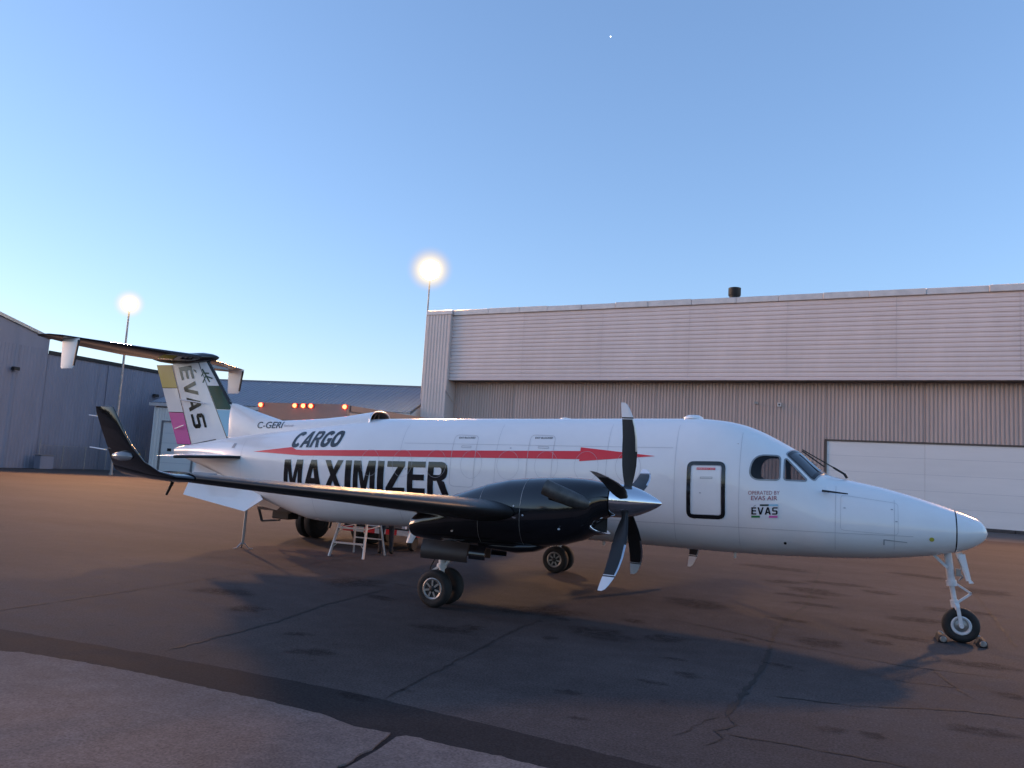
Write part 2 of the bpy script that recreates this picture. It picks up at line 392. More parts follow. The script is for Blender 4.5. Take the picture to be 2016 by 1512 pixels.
MB().box(2.38, HW, .335, 1.41, 9.19, 14.40).build('upper_wall', M['clad_up'], hangar)
MB().box(2.38, HW, .20, .345, 9.02, 9.17).build('drip_flashing', M['clad_up'], hangar)
MB().box(2.38, HW, .345, 1.40, 8.98, 9.06).build('soffit', M['bronze'], hangar)
DX0, DX1, DZ = 31.15, 54.0, 5.12
for x0, x1 in ((2.4, 8.0), (8.0, 13.8), (13.8, 19.6), (19.6, 25.4), (25.4, DX0)):
    o = ribbed(x1 - x0 - .004, 8.98, .235, .06).build('lower_cladding_sheet', M['clad_low'], hangar); o.location = (x0, 1.385, 0)
for x0, x1 in ((DX0, 36.9), (36.9, 42.6), (42.6, 48.3), (48.3, DX1)):
    o = ribbed(x1 - x0 - .004, 8.98 - DZ, .235, .06).build('lower_cladding_sheet', M['clad_low'], hangar); o.location = (x0, 1.385, DZ)
o = ribbed(HW - DX1, 8.98, .235, .06).build('lower_cladding_sheet', M['clad_low'], hangar); o.location = (DX1, 1.385, 0)
MB().box(DX0 - .09, DX0 + .04, 1.24, 1.37, 0, DZ + .10).box(DX0 - .09, DX1, 1.24, 1.37, DZ, DZ + .11).build('door_frame', M['bronze'], hangar)
for i in range(4):
    x0 = DX0 + .05 + i * 5.7
    d = MB(); d.box(x0, x0 + 5.69, 1.30, 1.36, .18, DZ - .005)
    od = d.build('hangar_door', M['hdoor'], hangar)
    s = MB()
    for z in (1.2, 2.2, 3.2, 4.2): s.box(x0, x0 + 5.69, 1.292, 1.31, z, z + .012)
    s.build('door_seam', M['seam'], od)
rb = MB().box(DX0, DX1, 1.22, 1.36, .02, .19); rb.build('door_sill', M['blacksteel'], hangar)
k = MB(); xs = 26.0; rk = random.Random(9)
while xs < 58:
    w = rk.uniform(.6, 1.6); k.box(xs, xs + w * .97, .7 + rk.uniform(-.1, .2), 1.2, .01, .10 + rk.uniform(0, .18)); xs += w
k.build('ice_ridge', mat('dirty_curb', (.06, .055, .055), .8, var=.3, vscale=3), hangar)
# roof flashing in lengths that do not line up exactly
x = .0; i = 0
while x < HW - .1:
    w = min(rk.uniform(2.4, 3.4), HW - x); dz = rk.uniform(-.03, .03)
    MB().box(x, x + w - .02, -.10 if x < 2.3 else .16 + rk.uniform(-.02, .02), 1.0, 14.46 if x < 2.3 else 14.41, 14.83 + dz).build('roof_flashing', M['cap'], hangar, bevel=.02)
    x += w
MB().box(0.1, HW, 1.0, 34, 14.46, 14.6).build('roof', M['clad_up'], hangar)
# black roof stack
st = tag(empty('chimney_stack', (-2.16, 42.6, 14.55)), 'short black flue stack on the hangar roof', 'chimney')
MB().lathe([(0, .36), (.95, .36)], 'z', n=24).build('flue_pipe', M['blacksteel'], st, smooth=40)
MB().lathe([(.72, .40), (.80, .44), (1.30, .44), (1.33, .34)], 'z', n=24).build('flue_cap', M['blacksteel'], st, smooth=40)
# small fittings on the tan wall
wf = tag(empty('wall_camera', (-.32, 41.98, 7.48)), 'small dark camera bracket on tan wall, left of two fittings', 'camera')
MB().tube((0, .02, 0), (0, -.55, .02), .035).box(-.12, .12, -.95, -.5, -.07, .08).build('camera_body', M['dullmetal'], wf)
wf2 = tag(empty('wall_lamp', (1.09, 41.98, 7.47)), 'small square white fitting with dark centre on tan wall', 'lamp')
MB().box(-.13, .13, -.14, 0.02, -.13, .13).build('housing', M['cap'], wf2); MB().box(-.055, .055, -.15, -.13, -.055, .055).build('lens', M['dark'], wf2)

# ---------------------------------------------------------------- low white building with the sloping metal roof
lb = tag(empty('low_building', (-50.2, 35.99, 0), R(11.5)), 'low off-white metal building with sloping grey ribbed roof', 'building')
LW = 23.5
ribbed(.85, 5.75, .29, .045).build('wall_cladding', M['whitewall'], lb)
o = ribbed(LW - 4.15, 5.75, .33, .05).build('wall_cladding', M['whitewall'], lb); o.location = (4.1, 0, 0)
o = ribbed(3.25, 1.25, .29, .045).build('wall_cladding', M['whitewall'], lb); o.location = (.85, 0, 4.5)
MB().box(.02, LW, .01, 12, 0, 5.9).build('wall', M['whitewall'], lb)
MB().box(-.10, .06, -.08, .12, 0, 5.75).build('corner_trim', M['hdoor'], lb)
dd = MB().box(.95, 4.0, -.02, .005, .02, 4.42).build('roller_door', M['hdoor'], lb)
for z in (.9, 1.75, 2.6, 3.45): MB().box(.95, 4.0, -.028, -.015, z, z + .02).build('door_seam', M['seam'], dd)
MB().box(1.55, 1.95, -.035, -.015, 1.9, 2.15).build('door_window', M['dark'], dd)
MB().box(.78, .95, -.10, .004, 0, 4.55).box(.95, 4.0, -.10, .004, 4.42, 4.55).box(4.0, 4.14, -.10, .004, 0, 4.55).build('door_frame', M['galv'], lb)
ft = MB().box(-.55, LW, -.28, .0, 5.76, 6.07).build('eave_fascia', M['cap'], lb, bevel=.03)
MB().box(.0, LW, -.05, .0, 5.66, 5.74).build('eave_shade_strip', M['bronze'], lb)  # dark strip painted in for the shade line below the eave
# ribbed roof sheets
rz0, rz1, rd = 6.08, 9.05, 8.2
for i in range(7):
    x0 = -.4 + i * (LW + .4) / 7; w = (LW + .4) / 7 - .02
    sh = ribbed(w, math.hypot(rd, rz1 - rz0), .42, .035); o = sh.build('roof_sheet', M['blueroof'], lb)
    o.location = (x0, -.3, rz0); o.rotation_euler = (-(math.pi / 2 - math.atan2(rz1 - rz0, rd)), 0, 0)
MB().box(-.4, LW, 7.75, 8.05, rz1 - .05, rz1 + .1).build('roof_ridge', M['blueroof'], lb)
MB().prism([(0.0, 5.9), (8, 8.85), (12, 5.9)], .03, LW - .05, axis='x').build('gable', M['whitewall'], lb)
bo = tag(empty('bollard', (-50.6, 35.1, 0)), 'yellow steel bollard at the corner of the low building', 'bollard')
MB().lathe([(0, .11), (1.5, .11), (1.58, .08), (1.6, .02)], 'z', n=16).build('post', M['yellow'], bo, smooth=40)

# ---------------------------------------------------------------- blue-grey building at the left
gb = tag(empty('grey_building', (-53.06, 27.6, 0), R(95)), 'tall blue-grey metal building with stepped roofline at the left edge', 'building')
# local x runs along its wall away from the camera, local -y faces the apron
GL = 20
for i in range(8):
    x0 = -GL + i * GL / 8
    o = ribbed(GL / 8 - .02, 9.4, .30, .02).build('wall_cladding', M['bluegrey'], gb); o.location = (x0, -.0, 0); 
for i in range(3):
    x0 = .03 + i * 5
    o = ribbed(4.98, 9.05 if i else 9.2, .30, .02).build('wall_cladding', M['bluegrey'], gb); o.location = (x0, .0, 0)
ga = MB(); ga.prism([(-GL, 0), (0, 0), (0, 10.25), (-4.4, 11.3), (-GL, 14.9)], .02, 16)
ga.build('tall_block', M['bluegrey'], gb)
MB().prism([(0, 10.25), (-4.4, 11.3), (-20, 14.9), (-20, 15.15), (-4.4, 11.55), (0.1, 10.45)], -.12, 16.1).build('roof_trim', M['galv'], gb)
MB().box(0.01, 15, .02, 16, 0, 9.1).build('low_block', M['bluegrey'], gb)
MB().box(0.02, 15, -.12, .02, 9.06, 9.36).build('roof_trim', M['blacksteel'], gb)
MB().box(5.9, 6.05, -.12, .0, 0, 9.0).build('downpipe', M['bluegrey'], gb)
def walllamp(loc, label, rz):
    t = tag(empty('wall_lamp', loc, rz), label, 'lamp', 'unlit lamps on the blue-grey building')
    MB().box(-.25, .25, -.35, -.02, -.12, .14).build('housing', M['blacksteel'], t, bevel=.03)
    MB().box(-.2, .2, -.33, -.05, -.15, -.121).build('lens', M['clear'], t)
walllamp((-52.75, 24.8, 7.5), 'unlit wall lamp on the near pinkish part of the grey building', R(95))
walllamp((-54.0, 39.0, 6.95), 'unlit wall lamp at the far end of the grey building', R(95))
# chain-link fence
fe = tag(empty('chain_link_fence', (-52.3, 27.3, 0), R(93)), 'grey chain-link fence in front of the blue-grey building', 'fence')
FL = 10.4
for i in range(6):
    x = i * FL / 5
    MB().tube((x, 0, 0), (x, 0, 1.9 if i else 2.3), .04, n=8).build('post', M['galv'], fe)
MB().tube((0, 0, 1.86), (FL, 0, 1.86), .025, n=6).build('rail', M['galv'], fe)
cl = MB(); H = 1.84; s = .12
x = -H
while x < FL:
    for sg in (1, -1):
        a = (x, 0, 0) if sg > 0 else (x, 0, H); 
        t0 = max(0, -x); t1 = min(H, FL - x)
        if t1 > t0:
            p = (x + t0, .004 * sg, t0 if sg > 0 else H - t0); q = (x + t1, .004 * sg, t1 if sg > 0 else H - t1)
            cl.bar(p, q, .006)
    x += s
cl.build('chain_link_mesh', M['galv'], fe)
el = tag(empty('utility_box', (-51.9, 27.5, 0), R(95)), 'dark low utility box beside the fence post', 'box')
MB().box(-.6, .6, -.35, .35, 0, 1.05).build('cabinet', M['bluegrey'], el, bevel=.04); MB().box(-.64, .64, -.39, .39, 1.05, 1.1).build('lid', M['galv'], el)

# ---------------------------------------------------------------- flood-light masts
def halo_mat(name):  # painted lens halo: amber glow fading outwards to clear, no real lamp part
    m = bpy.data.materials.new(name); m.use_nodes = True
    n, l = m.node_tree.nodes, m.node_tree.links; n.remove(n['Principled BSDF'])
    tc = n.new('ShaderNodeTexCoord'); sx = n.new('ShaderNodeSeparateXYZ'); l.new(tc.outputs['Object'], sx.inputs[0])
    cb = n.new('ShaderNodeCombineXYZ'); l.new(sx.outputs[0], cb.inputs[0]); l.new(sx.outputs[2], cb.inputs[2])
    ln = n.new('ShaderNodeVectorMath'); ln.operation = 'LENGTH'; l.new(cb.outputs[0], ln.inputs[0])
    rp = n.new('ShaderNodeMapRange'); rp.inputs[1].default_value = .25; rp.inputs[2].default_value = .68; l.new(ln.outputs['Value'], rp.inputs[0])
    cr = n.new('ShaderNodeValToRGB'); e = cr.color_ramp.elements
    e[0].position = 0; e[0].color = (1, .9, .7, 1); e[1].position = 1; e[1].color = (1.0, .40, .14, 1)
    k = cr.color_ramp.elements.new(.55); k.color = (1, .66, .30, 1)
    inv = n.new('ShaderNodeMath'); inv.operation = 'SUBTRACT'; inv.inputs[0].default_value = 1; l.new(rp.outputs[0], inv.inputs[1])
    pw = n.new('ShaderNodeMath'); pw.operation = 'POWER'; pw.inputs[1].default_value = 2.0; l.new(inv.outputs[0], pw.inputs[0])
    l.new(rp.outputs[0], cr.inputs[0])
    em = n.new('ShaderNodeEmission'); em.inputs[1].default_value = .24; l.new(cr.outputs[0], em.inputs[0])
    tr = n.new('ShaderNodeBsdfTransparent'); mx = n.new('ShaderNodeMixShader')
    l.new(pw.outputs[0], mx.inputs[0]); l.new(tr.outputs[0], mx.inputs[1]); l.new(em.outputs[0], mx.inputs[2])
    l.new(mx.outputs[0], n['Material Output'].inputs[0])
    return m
M['halo'] = halo_mat('painted_lamp_halo')
M['lamp_face'] = emit('sodium_lamp_glass', (1.0, .74, .40), 60)
def mast(name, base, h, label, heads, power, r=.11, spread=150, k=1.0):
    t = tag(empty(name, base), label, 'lamp post', 'lit floodlight masts')
    MB().lathe([(0, r * 1.5), (.12, r * 1.5), (.14, r), (h, r * .6)], 'z', n=12).build('pole', M['galv'], t, smooth=40)
    ar = MB(); ar.bar((-heads[0], 0, h), (heads[0], 0, h), .08)
    ar.build('crossarm', M['galv'], t)
    for dx, dz, ang in heads[1]:
        hd = empty('floodlight', (dx, 0, h + dz), ang, t); hd.scale = (k, k, k)
        MB().lathe([(-.10, .27), (.0, .28), (.15, .24), (.28, .14), (.40, .12), (.42, .02)], 'y', n=20).build('housing', M['dullmetal'], hd, smooth=40)
        MB().lathe([(-.21, .03), (-.20, .15), (-.17, .23), (-.11, .27)], 'y', n=28).build('lens', M['lamp_face'], hd, smooth=60)
        MB().lathe([(-.10, .25), (-.12, .36), (-.16, .50), (-.24, .68)], 'y', n=40, caps=False).build('halo_ring', M['halo'], hd, smooth=60)  # added ring carrying the painted halo round the lens
        ld = bpy.data.lights.new('floodlight_bulb', 'SPOT'); ld.energy = power; ld.color = (1, .47, .17); ld.shadow_soft_size = .5 * k
        ld.spot_size = R(spread); ld.spot_blend = .4
        lo = bpy.data.objects.new('bulb', ld); C.objects.link(lo); lo.parent = hd; lo.location = (0, -.42, .0)
        lo.rotation_euler = (R(-72), 0, 0)
    return t
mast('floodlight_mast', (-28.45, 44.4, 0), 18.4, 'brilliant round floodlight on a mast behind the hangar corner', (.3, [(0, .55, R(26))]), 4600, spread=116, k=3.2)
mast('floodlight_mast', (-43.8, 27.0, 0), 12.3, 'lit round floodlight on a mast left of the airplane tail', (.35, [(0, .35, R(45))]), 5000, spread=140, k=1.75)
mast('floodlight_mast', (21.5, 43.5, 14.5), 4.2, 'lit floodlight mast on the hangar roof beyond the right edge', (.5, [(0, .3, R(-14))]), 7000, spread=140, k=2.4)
# a belt of trees across the field behind the camera: the dark skyline mirrored in the glossy paint
tr = random.Random(21); tm = MB()
for i in range(170):
    a = R(tr.uniform(168, 262)); d = tr.uniform(150, 190); x, y = 2 + d * math.sin(a), -8 + d * math.cos(a); h = tr.uniform(8, 14); w = tr.uniform(3, 5)
    rg = []
    for q, rr in ((0, .12), (.16, .14), (.2, .75), (.42, 1.0), (.66, .8), (.86, .45), (1.0, .05)):
        rg.append([(x + w * rr * tr.uniform(.75, 1.2) * math.cos(t), y + w * rr * tr.uniform(.75, 1.2) * math.sin(t), h * q) for t in np.linspace(0, 2 * np.pi, 9, endpoint=False)])
    tm.loft(rg)
tag(tm.build('tree_belt', mat('dusk_foliage', (.035, .05, .025), .8, var=.3, vscale=.5)), 'distant belt of trees across the field behind the camera', kind='stuff')
pl = tag(MB().lathe([(-1.0, .02), (-.7, .7), (0, 1.0), (.7, .7), (1.0, .02)], 'z', n=12).build('evening_star', emit('starlight', (1, .97, .9), 1.1), smooth=60), 'tiny bright star high in the blue sky', 'star')
_d = (f_ * FPX + r2 * (1202 - 1008) - u2 * (72 - 756)).normalized()
pl.location = Vector(CAM) + _d * 1500; 

# station: x, top, bottom, half width, height fraction of the widest line, exponent
ST=np.array([
(7.600,1.600,1.580,.012,.50,2.0),
(7.575,1.680,1.520,.085,.50,2.0),
(7.500,1.775,1.440,.175,.50,2.0),
(7.360,1.840,1.355,.265,.49,2.0),
(7.160,1.912,1.285,.345,.48,2.05),
(6.660,2.068,1.175,.490,.46,2.1),
(6.180,2.190,1.108,.590,.45,2.15),
(5.680,2.283,1.062,.668,.44,2.2),
(5.420,2.340,1.045,.700,.44,2.2),
(5.300,2.430,1.038,.715,.43,2.15),
(5.000,2.672,1.022,.742,.42,2.1),
(4.800,2.790,1.012,.758,.43,2.15),
(4.620,2.885,1.004,.770,.44,2.2),
(4.400,2.990,.997,.782,.46,2.2),
(4.120,3.088,.990,.792,.48,2.25),
(3.770,3.150,.985,.800,.49,2.3),
(3.400,3.172,.982,.804,.50,2.3),
(2.880,3.162,.980,.805,.50,2.3),
(.820,3.104,.965,.805,.50,2.3),
(-1.980,3.030,.905,.805,.50,2.3),
(-3.200,2.985,.855,.790,.50,2.3),
(-3.900,2.905,.838,.755,.51,2.3),
(-4.360,2.838,.850,.712,.52,2.3),
(-4.910,2.755,.945,.655,.54,2.25),
(-5.660,2.655,1.135,.560,.55,2.2),
(-6.400,2.555,1.365,.445,.56,2.1),
(-7.100,2.455,1.600,.315,.57,2.05),
(-7.700,2.350,1.800,.205,.58,2.0),
(-8.300,2.245,1.960,.100,.55,2.0),
(-8.620,2.175,2.040,.040,.50,2.0)])[::-1]
def pchip(xs,ys):
    h=np.diff(xs);d=np.diff(ys)/h
    m=np.zeros_like(ys)
    for i in range(1,len(xs)-1):
        if d[i-1]*d[i]>0:
            w1=2*h[i]+h[i-1];w2=h[i]+2*h[i-1]
            m[i]=(w1+w2)/(w1/d[i-1]+w2/d[i])
    m[0]=d[0];m[-1]=d[-1]
    def f(x):
        x=np.clip(np.asarray(x,float),xs[0],xs[-1])
        i=np.clip(np.searchsorted(xs,x)-1,0,len(xs)-2)
        t=(x-xs[i])/h[i]
        return ys[i]*(1+2*t)*(1-t)**2+m[i]*h[i]*t*(1-t)**2+ys[i+1]*t*t*(3-2*t)+m[i+1]*h[i]*t*t*(t-1)
    return f
F_top,F_bot,F_w,F_zf,F_n=[pchip(ST[:,0].copy(),ST[:,k].copy()) for k in range(1,6)]
def fus_y(x,z):
    """half width of the fuselage at (x,z), 0 outside"""
    t,b,w,n=F_top(x),F_bot(x),F_w(x),F_n(x); zc=b+(t-b)*F_zf(x)
    z=np.asarray(z,float)
    h=np.where(z>zc,t-zc,zc-b)
    q=np.clip(1-np.abs((z-zc)/h)**n,0,None)
    return w*q**(1/n)
def fus_pt(x,th):
    """th 0 = right side (-y), pi/2 = top"""
    t,b,w,n=F_top(x),F_bot(x),F_w(x),F_n(x); zc=b+(t-b)*F_zf(x)
    c,s=np.cos(th),np.sin(th)
    h=np.where(s>0,t-zc,zc-b)
    return np.array([x,-w*np.sign(c)*np.abs(c)**(2/n),zc+h*np.sign(s)*np.abs(s)**(2/n)])

# ================================================================ THE AIRPLANE
plane = tag(empty('cargo_airplane', (0, 0, 0)), 'white twin-propeller cargo airplane with black wings parked on the apron', 'airplane')

# ---- fuselage shell
NX, NT = 230, 96
us = np.linspace(0, 1, NX)
xs_ = -8.62 + us * (7.6 + 8.62)
xs_ = np.unique(np.concatenate([xs_, 7.6 - np.array([.0, .004, .012, .025, .045, .07, .1]), [5.42, 5.36]]))
rings = [[tuple(fus_pt(x, th)) for th in np.linspace(0, 2 * np.pi, NT, endpoint=False)] for x in xs_]
RAD_X = 7.165
i_rad = int(np.searchsorted(xs_, RAD_X))
fm = MB().loft(rings[:i_rad + 1]); fuselage = fm.build('fuselage', [M['white'], M['inside']], plane, smooth=38)
fm = MB().loft([[tuple(np.array(p) * (1, 1, 1)) for p in r] for r in rings[i_rad:]]); radome = fm.build('radome', M['white'], plane, smooth=50)
sm = [[tuple(fus_pt(x, th) + np.array([0, 0, 0])) for th in np.linspace(0, 2 * np.pi, NT, endpoint=False)] for x in (xs_[i_rad] - .012, xs_[i_rad] + .006)]
cz = (F_top(RAD_X) + F_bot(RAD_X)) / 2
MB().loft([[(x, y * 1.006, cz + (z - cz) * 1.006) for x, y, z in r] for r in sm], caps=False).build('radome_joint', M['decal_black'], radome, smooth=50)

def poly_round(pts, r, n=5):
    out = []; k = len(pts)
    for i in range(k):
        p = Vector(pts[i]); a = Vector(pts[i - 1]); b = Vector(pts[(i + 1) % k])
        rr = min(r[i] if isinstance(r, (list, tuple)) else r, (a - p).length * .48, (b - p).length * .48)
        p0 = p + (a - p).normalized() * rr; p1 = p + (b - p).normalized() * rr
        for j in range(n + 1):
            t = j / n; q = p0 * (1 - t) ** 2 + p * 2 * t * (1 - t) + p1 * t * t; out.append((q.x, q.y))
    return out
def inset(poly, d):
    n = len(poly); out = []
    ar = sum(poly[i][0] * poly[(i + 1) % n][1] - poly[(i + 1) % n][0] * poly[i][1] for i in range(n))
    sg = 1 if ar > 0 else -1
    for i in range(n):
        a, p, b = Vector(poly[i - 1]), Vector(poly[i]), Vector(poly[(i + 1) % n])
        t = (b - a)
        t = t.normalized() if t.length > 1e-9 else Vector((1, 0))
        out.append((p.x - t.y * d * sg, p.y + t.x * d * sg))
    return out

WIN1 = poly_round([(4.30, 2.20), (4.745, 2.215), (4.735, 2.575), (4.36, 2.572)], [.17, .06, .06, .19], 7)
WIN2 = poly_round([(4.822, 2.222), (5.135, 2.225), (4.82, 2.545)], [.035, .03, .03], 5)
# cut the cockpit side windows through both sides of the hollow shell
def cut(o, polys):
    sd_ = o.modifiers.new('shell', 'SOLIDIFY'); sd_.thickness = .035; sd_.offset = -1; sd_.material_offset = 1; sd_.use_rim = False
    tmp = []
    for p in polys:
        for y0, y1 in ((-1.2, -.2), (.2, 1.2)):
            c = MB().prism(p, y0, y1).build('cutter', M['inside']); tmp.append(c)
            md = o.modifiers.new('cut', 'BOOLEAN'); md.operation = 'DIFFERENCE'; md.solver = 'EXACT'; md.object = c
    dg = bpy.context.evaluated_depsgraph_get()
    me = bpy.data.meshes.new_from_object(o.evaluated_get(dg)); o.modifiers.clear(); o.data = me
    for c in tmp: bpy.data.objects.remove(c)
cut(fuselage, [WIN1, WIN2])

# ---- decals that follow a surface
def grid_cut(bm, step_u, step_v):
    us_ = [v.co.x for v in bm.verts]; vs_ = [v.co.y for v in bm.verts]
    for lo, hi, st, no in ((min(us_), max(us_), step_u, (1, 0, 0)), (min(vs_), max(vs_), step_v, (0, 1, 0))):
        k = int((hi - lo) / st)
        for i in range(1, k + 1):
            c = lo + i * (hi - lo) / (k + 1)
            bmesh.ops.bisect_plane(bm, geom=bm.verts[:] + bm.edges[:] + bm.faces[:], plane_co=(c * no[0], c * no[1], 0), plane_no=no, dist=1e-6)
def decal(name, bm, fn, m, parent, su=.12, sv=.03):
    """bm lies flat in (u, v); fn maps every (u, v) to a point of the surface"""
    grid_cut(bm, su, sv)
    for v in bm.verts: v.co = Vector(fn(v.co.x, v.co.y))
    bmesh.ops.recalc_face_normals(bm, faces=bm.faces)
    me = bpy.data.meshes.new(name); bm.to_mesh(me); bm.free(); me.shade_smooth()
    return link_mesh(name, me, m, parent)
def flat(polys):
    bm = bmesh.new()
    for p in polys:
        bm.faces.new([bm.verts.new((a, b, 0)) for a, b in p])
    return bm
def ring(outer, inner):
    bm = bmesh.new(); n = len(outer)
    a = [bm.verts.new((*p, 0)) for p in outer]; b = [bm.verts.new((*p, 0)) for p in inner]
    for i in range(n): bm.faces.new((a[i], a[(i + 1) % n], b[(i + 1) % n], b[i]))
    return bm
def text(body, x0, y0, w, h, bold=0., shear=0., space=1.0):
    cu = bpy.data.curves.new('text', 'FONT'); cu.body = body; cu.offset = bold; cu.shear = shear; cu.space_character = space; cu.resolution_u = 4
    o = bpy.data.objects.new('text', cu); C.objects.link(o)
    dg = bpy.context.evaluated_depsgraph_get(); me = bpy.data.meshes.new_from_object(o.evaluated_get(dg))
    bpy.data.objects.remove(o); bpy.data.curves.remove(cu)
    bm = bmesh.new(); bm.from_mesh(me); bpy.data.meshes.remove(me)
    X = [v.co.x for v in bm.verts]; Y = [v.co.y for v in bm.verts]
    for v in bm.verts:
        v.co = ((v.co.x - min(X)) / (max(X) - min(X)) * w + x0, (v.co.y - min(Y)) / (max(Y) - min(Y)) * h + y0, 0)
    return bm
def on_fus(eps=.005, k=0., xr=0.):
    """u = x, v = z, the v axis following the nose-up slope k about xr"""
    def f(u, v):
        z = v + k * (u - xr); y = float(fus_y(u, z))
        d = .01; nx = -(float(fus_y(u + d, z)) - y) / d; nz = -(float(fus_y(u, z + d)) - float(fus_y(u, z - d))) / (2 * d)
        n = Vector((nx, -1, nz)).normalized()
        return (u + n.x * eps, -y + n.y * eps, z + n.z * eps)
    return f
SL = .0345
# red double-headed arrow
decal('red_arrow', flat([[(-5.83, 2.193), (-4.74, 2.100 + .063 + .02), (-4.72, 2.33), ]]) if False else flat([
    [(-5.83, 2.193), (-4.40, 2.166), (-4.40, 2.277), (-4.60, 2.277), (-4.74, 2.325)],
    [(-4.40, 2.166), (1.52, 2.372), (1.52, 2.512), (-4.40, 2.277)],
    [(1.52, 2.338), (2.82, 2.485), (1.52, 2.576)]]), on_fus(), M['decal_red'], fuselage, .15, .03)
# CARGO

# MAXIMIZER in heavy block letters, drawn as polygons on a unit-high grid
def glyph(ch):
    s = .25
    if ch == 'I': return .26, [[(0, 0), (.26, 0), (.26, 1), (0, 1)]]
    if ch == 'M': return .92, [[(0, 0), (.21, 0), (.21, .68), (.21, 1), (0, 1)], [(.71, 0), (.92, 0), (.92, 1), (.71, 1), (.71, .68)],
                                [(.21, .68), (.375, 0), (.46, .0), (.46, .36), (.30, 1), (.21, 1)], [(.46, 0), (.545, 0), (.71, .68), (.71, 1), (.62, 1), (.46, .36)]]
    if ch == 'A': return .86, [[(0, 0), (.23, 0), (.29, .21), (.345, .40), (.43, .74), (.43, 1), (.30, 1)], [(.86, 0), (.56, 1), (.43, 1), (.43, .74), (.515, .40), (.57, .21), (.63, 0)],
                                [(.29, .21), (.57, .21), (.515, .40), (.345, .40)]]
    if ch == 'X': return .84, [[(0, 0), (.25, 0), (.42, .33), (.545, .52), (.295, .52)], [(.59, 0), (.84, 0), (.545, .52), (.42, .33)],
                                [(.295, .52), (.545, .52), (.83, 1), (.58, 1), (.42, .70)], [(.295, .52), (.42, .70), (.26, 1), (.01, 1)]]
    if ch == 'Z': return .76, [[(.03, .82), (.46, .82), (.74, .85), (.74, 1), (.03, 1)], [(0, 0), (.76, 0), (.76, .18), (.29, .18), (0, .16)], [(0, .16), (.29, .18), (.74, .85), (.46, .82)]]
    if ch == 'E': return .70, [[(0, 0), (.22, 0), (.22, 1), (0, 1)], [(.22, 0), (.70, 0), (.70, .18), (.22, .18)], [(.22, .42), (.66, .42), (.66, .60), (.22, .60)], [(.22, .82), (.69, .82), (.69, 1), (.22, 1)]]
    if ch == 'R':
        o = [(.22, 1), (.50, 1), (.62, .975), (.71, .90), (.745, .79), (.745, .64), (.71, .53), (.62, .46), (.54, .43)]
        i = [(.22, .83), (.44, .83), (.49, .81), (.515, .77), (.52, .72), (.515, .67), (.49, .62), (.44, .60), (.38, .60)]
        q = [[o[k], i[k], i[k + 1], o[k + 1]] for k in range(8)]
        return .82, [[(0, 0), (.22, 0), (.22, 1), (0, 1)]] + q + [[(.22, .60), (.38, .60), (.54, .43), (.40, .42), (.22, .42)], [(.36, .42), (.54, .43), (.64, .40), (.82, 0), (.57, 0)]]
    if ch == 'V': return .86, [[(0, 1), (.23, 1), (.43, .30), (.43, 0), (.30, 0)], [(.86, 1), (.56, 0), (.43, 0), (.43, .30), (.63, 1)]]
    if ch == 'S': return .76, [[(.0, .0), (.62, .0), (.66, .18), (.0, .18)], [(.62, 0), (.76, .12), (.76, .46), (.54, .40), (.54, .20), (.66, .18)], [(.54, .40), (.76, .46), (.64, .59), (.14, .59), (.12, .41)],
                                [(.12, .41), (.14, .59), (.22, .62), (.22, .80), (.10, .82), (0, .88), (0, .53)], [(0, .88), (.10, .82), (.76, .82), (.76, 1), (.14, 1)]]
    if ch in 'OCG':
        def rg(t, rx, ry): return (.42 + rx * np.sign(math.cos(t)) * abs(math.cos(t)) ** .8, .5 + ry * np.sign(math.sin(t)) * abs(math.sin(t)) ** .8)
        a0, a1 = {'O': (0, 360), 'C': (38, 322), 'G': (38, 348)}[ch]; ts = [R(a0 + (a1 - a0) * i / 26) for i in range(27)]
        q = [[rg(ts[i], .42, .5), rg(ts[i + 1], .42, .5), rg(ts[i + 1], .165, .275), rg(ts[i], .165, .275)] for i in range(26)]
        if ch == 'G': q += [[(.46, .38), (.84, .38), (.84, .55), (.46, .55)]]
        return .84, q
def word(body, x0, y0, w, h, gap=.095, shear=0.):
    x = 0; out = []
    for ch in body:
        cw, ps = glyph(ch); out += [[(x + a, b) for a, b in p] for p in ps]; x += cw + gap
    k = w / (x - gap)
    return flat([[(x0 + a * k + shear * b * h, y0 + h * b) for a, b in p] for p in out])
decal('maximizer_lettering', word('MAXIMIZER', -4.855, 1.535, 3.90, .60), on_fus(.006, .034, -2.9), M['decal_black'], fuselage, .15, .03)
decal('cargo_lettering', word('CARGO', -4.80, 2.345, 1.28, .335, .05, .26), on_fus(.006, .045, -4.1), M['decal_black'], fuselage, .1, .025)
# pale keyline under CARGO stays white paint; registration and smaller writing
# service door with black surround
DO = poly_round([(3.352, 1.525), (3.958, 1.545), (3.945, 2.452), (3.345, 2.430)], .115, 6)
DI = inset(DO, .062)
decal('door_surround', ring(DO, DI), on_fus(.005), M['decal_black'], fuselage, .1, .03)
decal('door_gap', ring(inset(DO, .066), inset(DO, .073)), on_fus(.006), M['seam'], fuselage, .1, .03)
decal('exit_label', flat([[(3.50, 2.30), (3.79, 2.31), (3.79, 2.345), (3.50, 2.335)]]), on_fus(.006), M['decal_red'], fuselage, .1, .03)
decal('exit_lettering', text('EMERGENCY EXIT', 3.508, 2.307, .274, .02), on_fus(.008, .033, 3.5), M['decal_white'], fuselage, .1, .03)
decal('door_handle', ring([(3.56, 2.16), (3.75, 2.17), (3.75, 2.20), (3.56, 2.19)], [(3.567, 2.168), (3.743, 2.177), (3.743, 2.193), (3.567, 2.183)]), on_fus(.007), M['decal_grey'], fuselage)
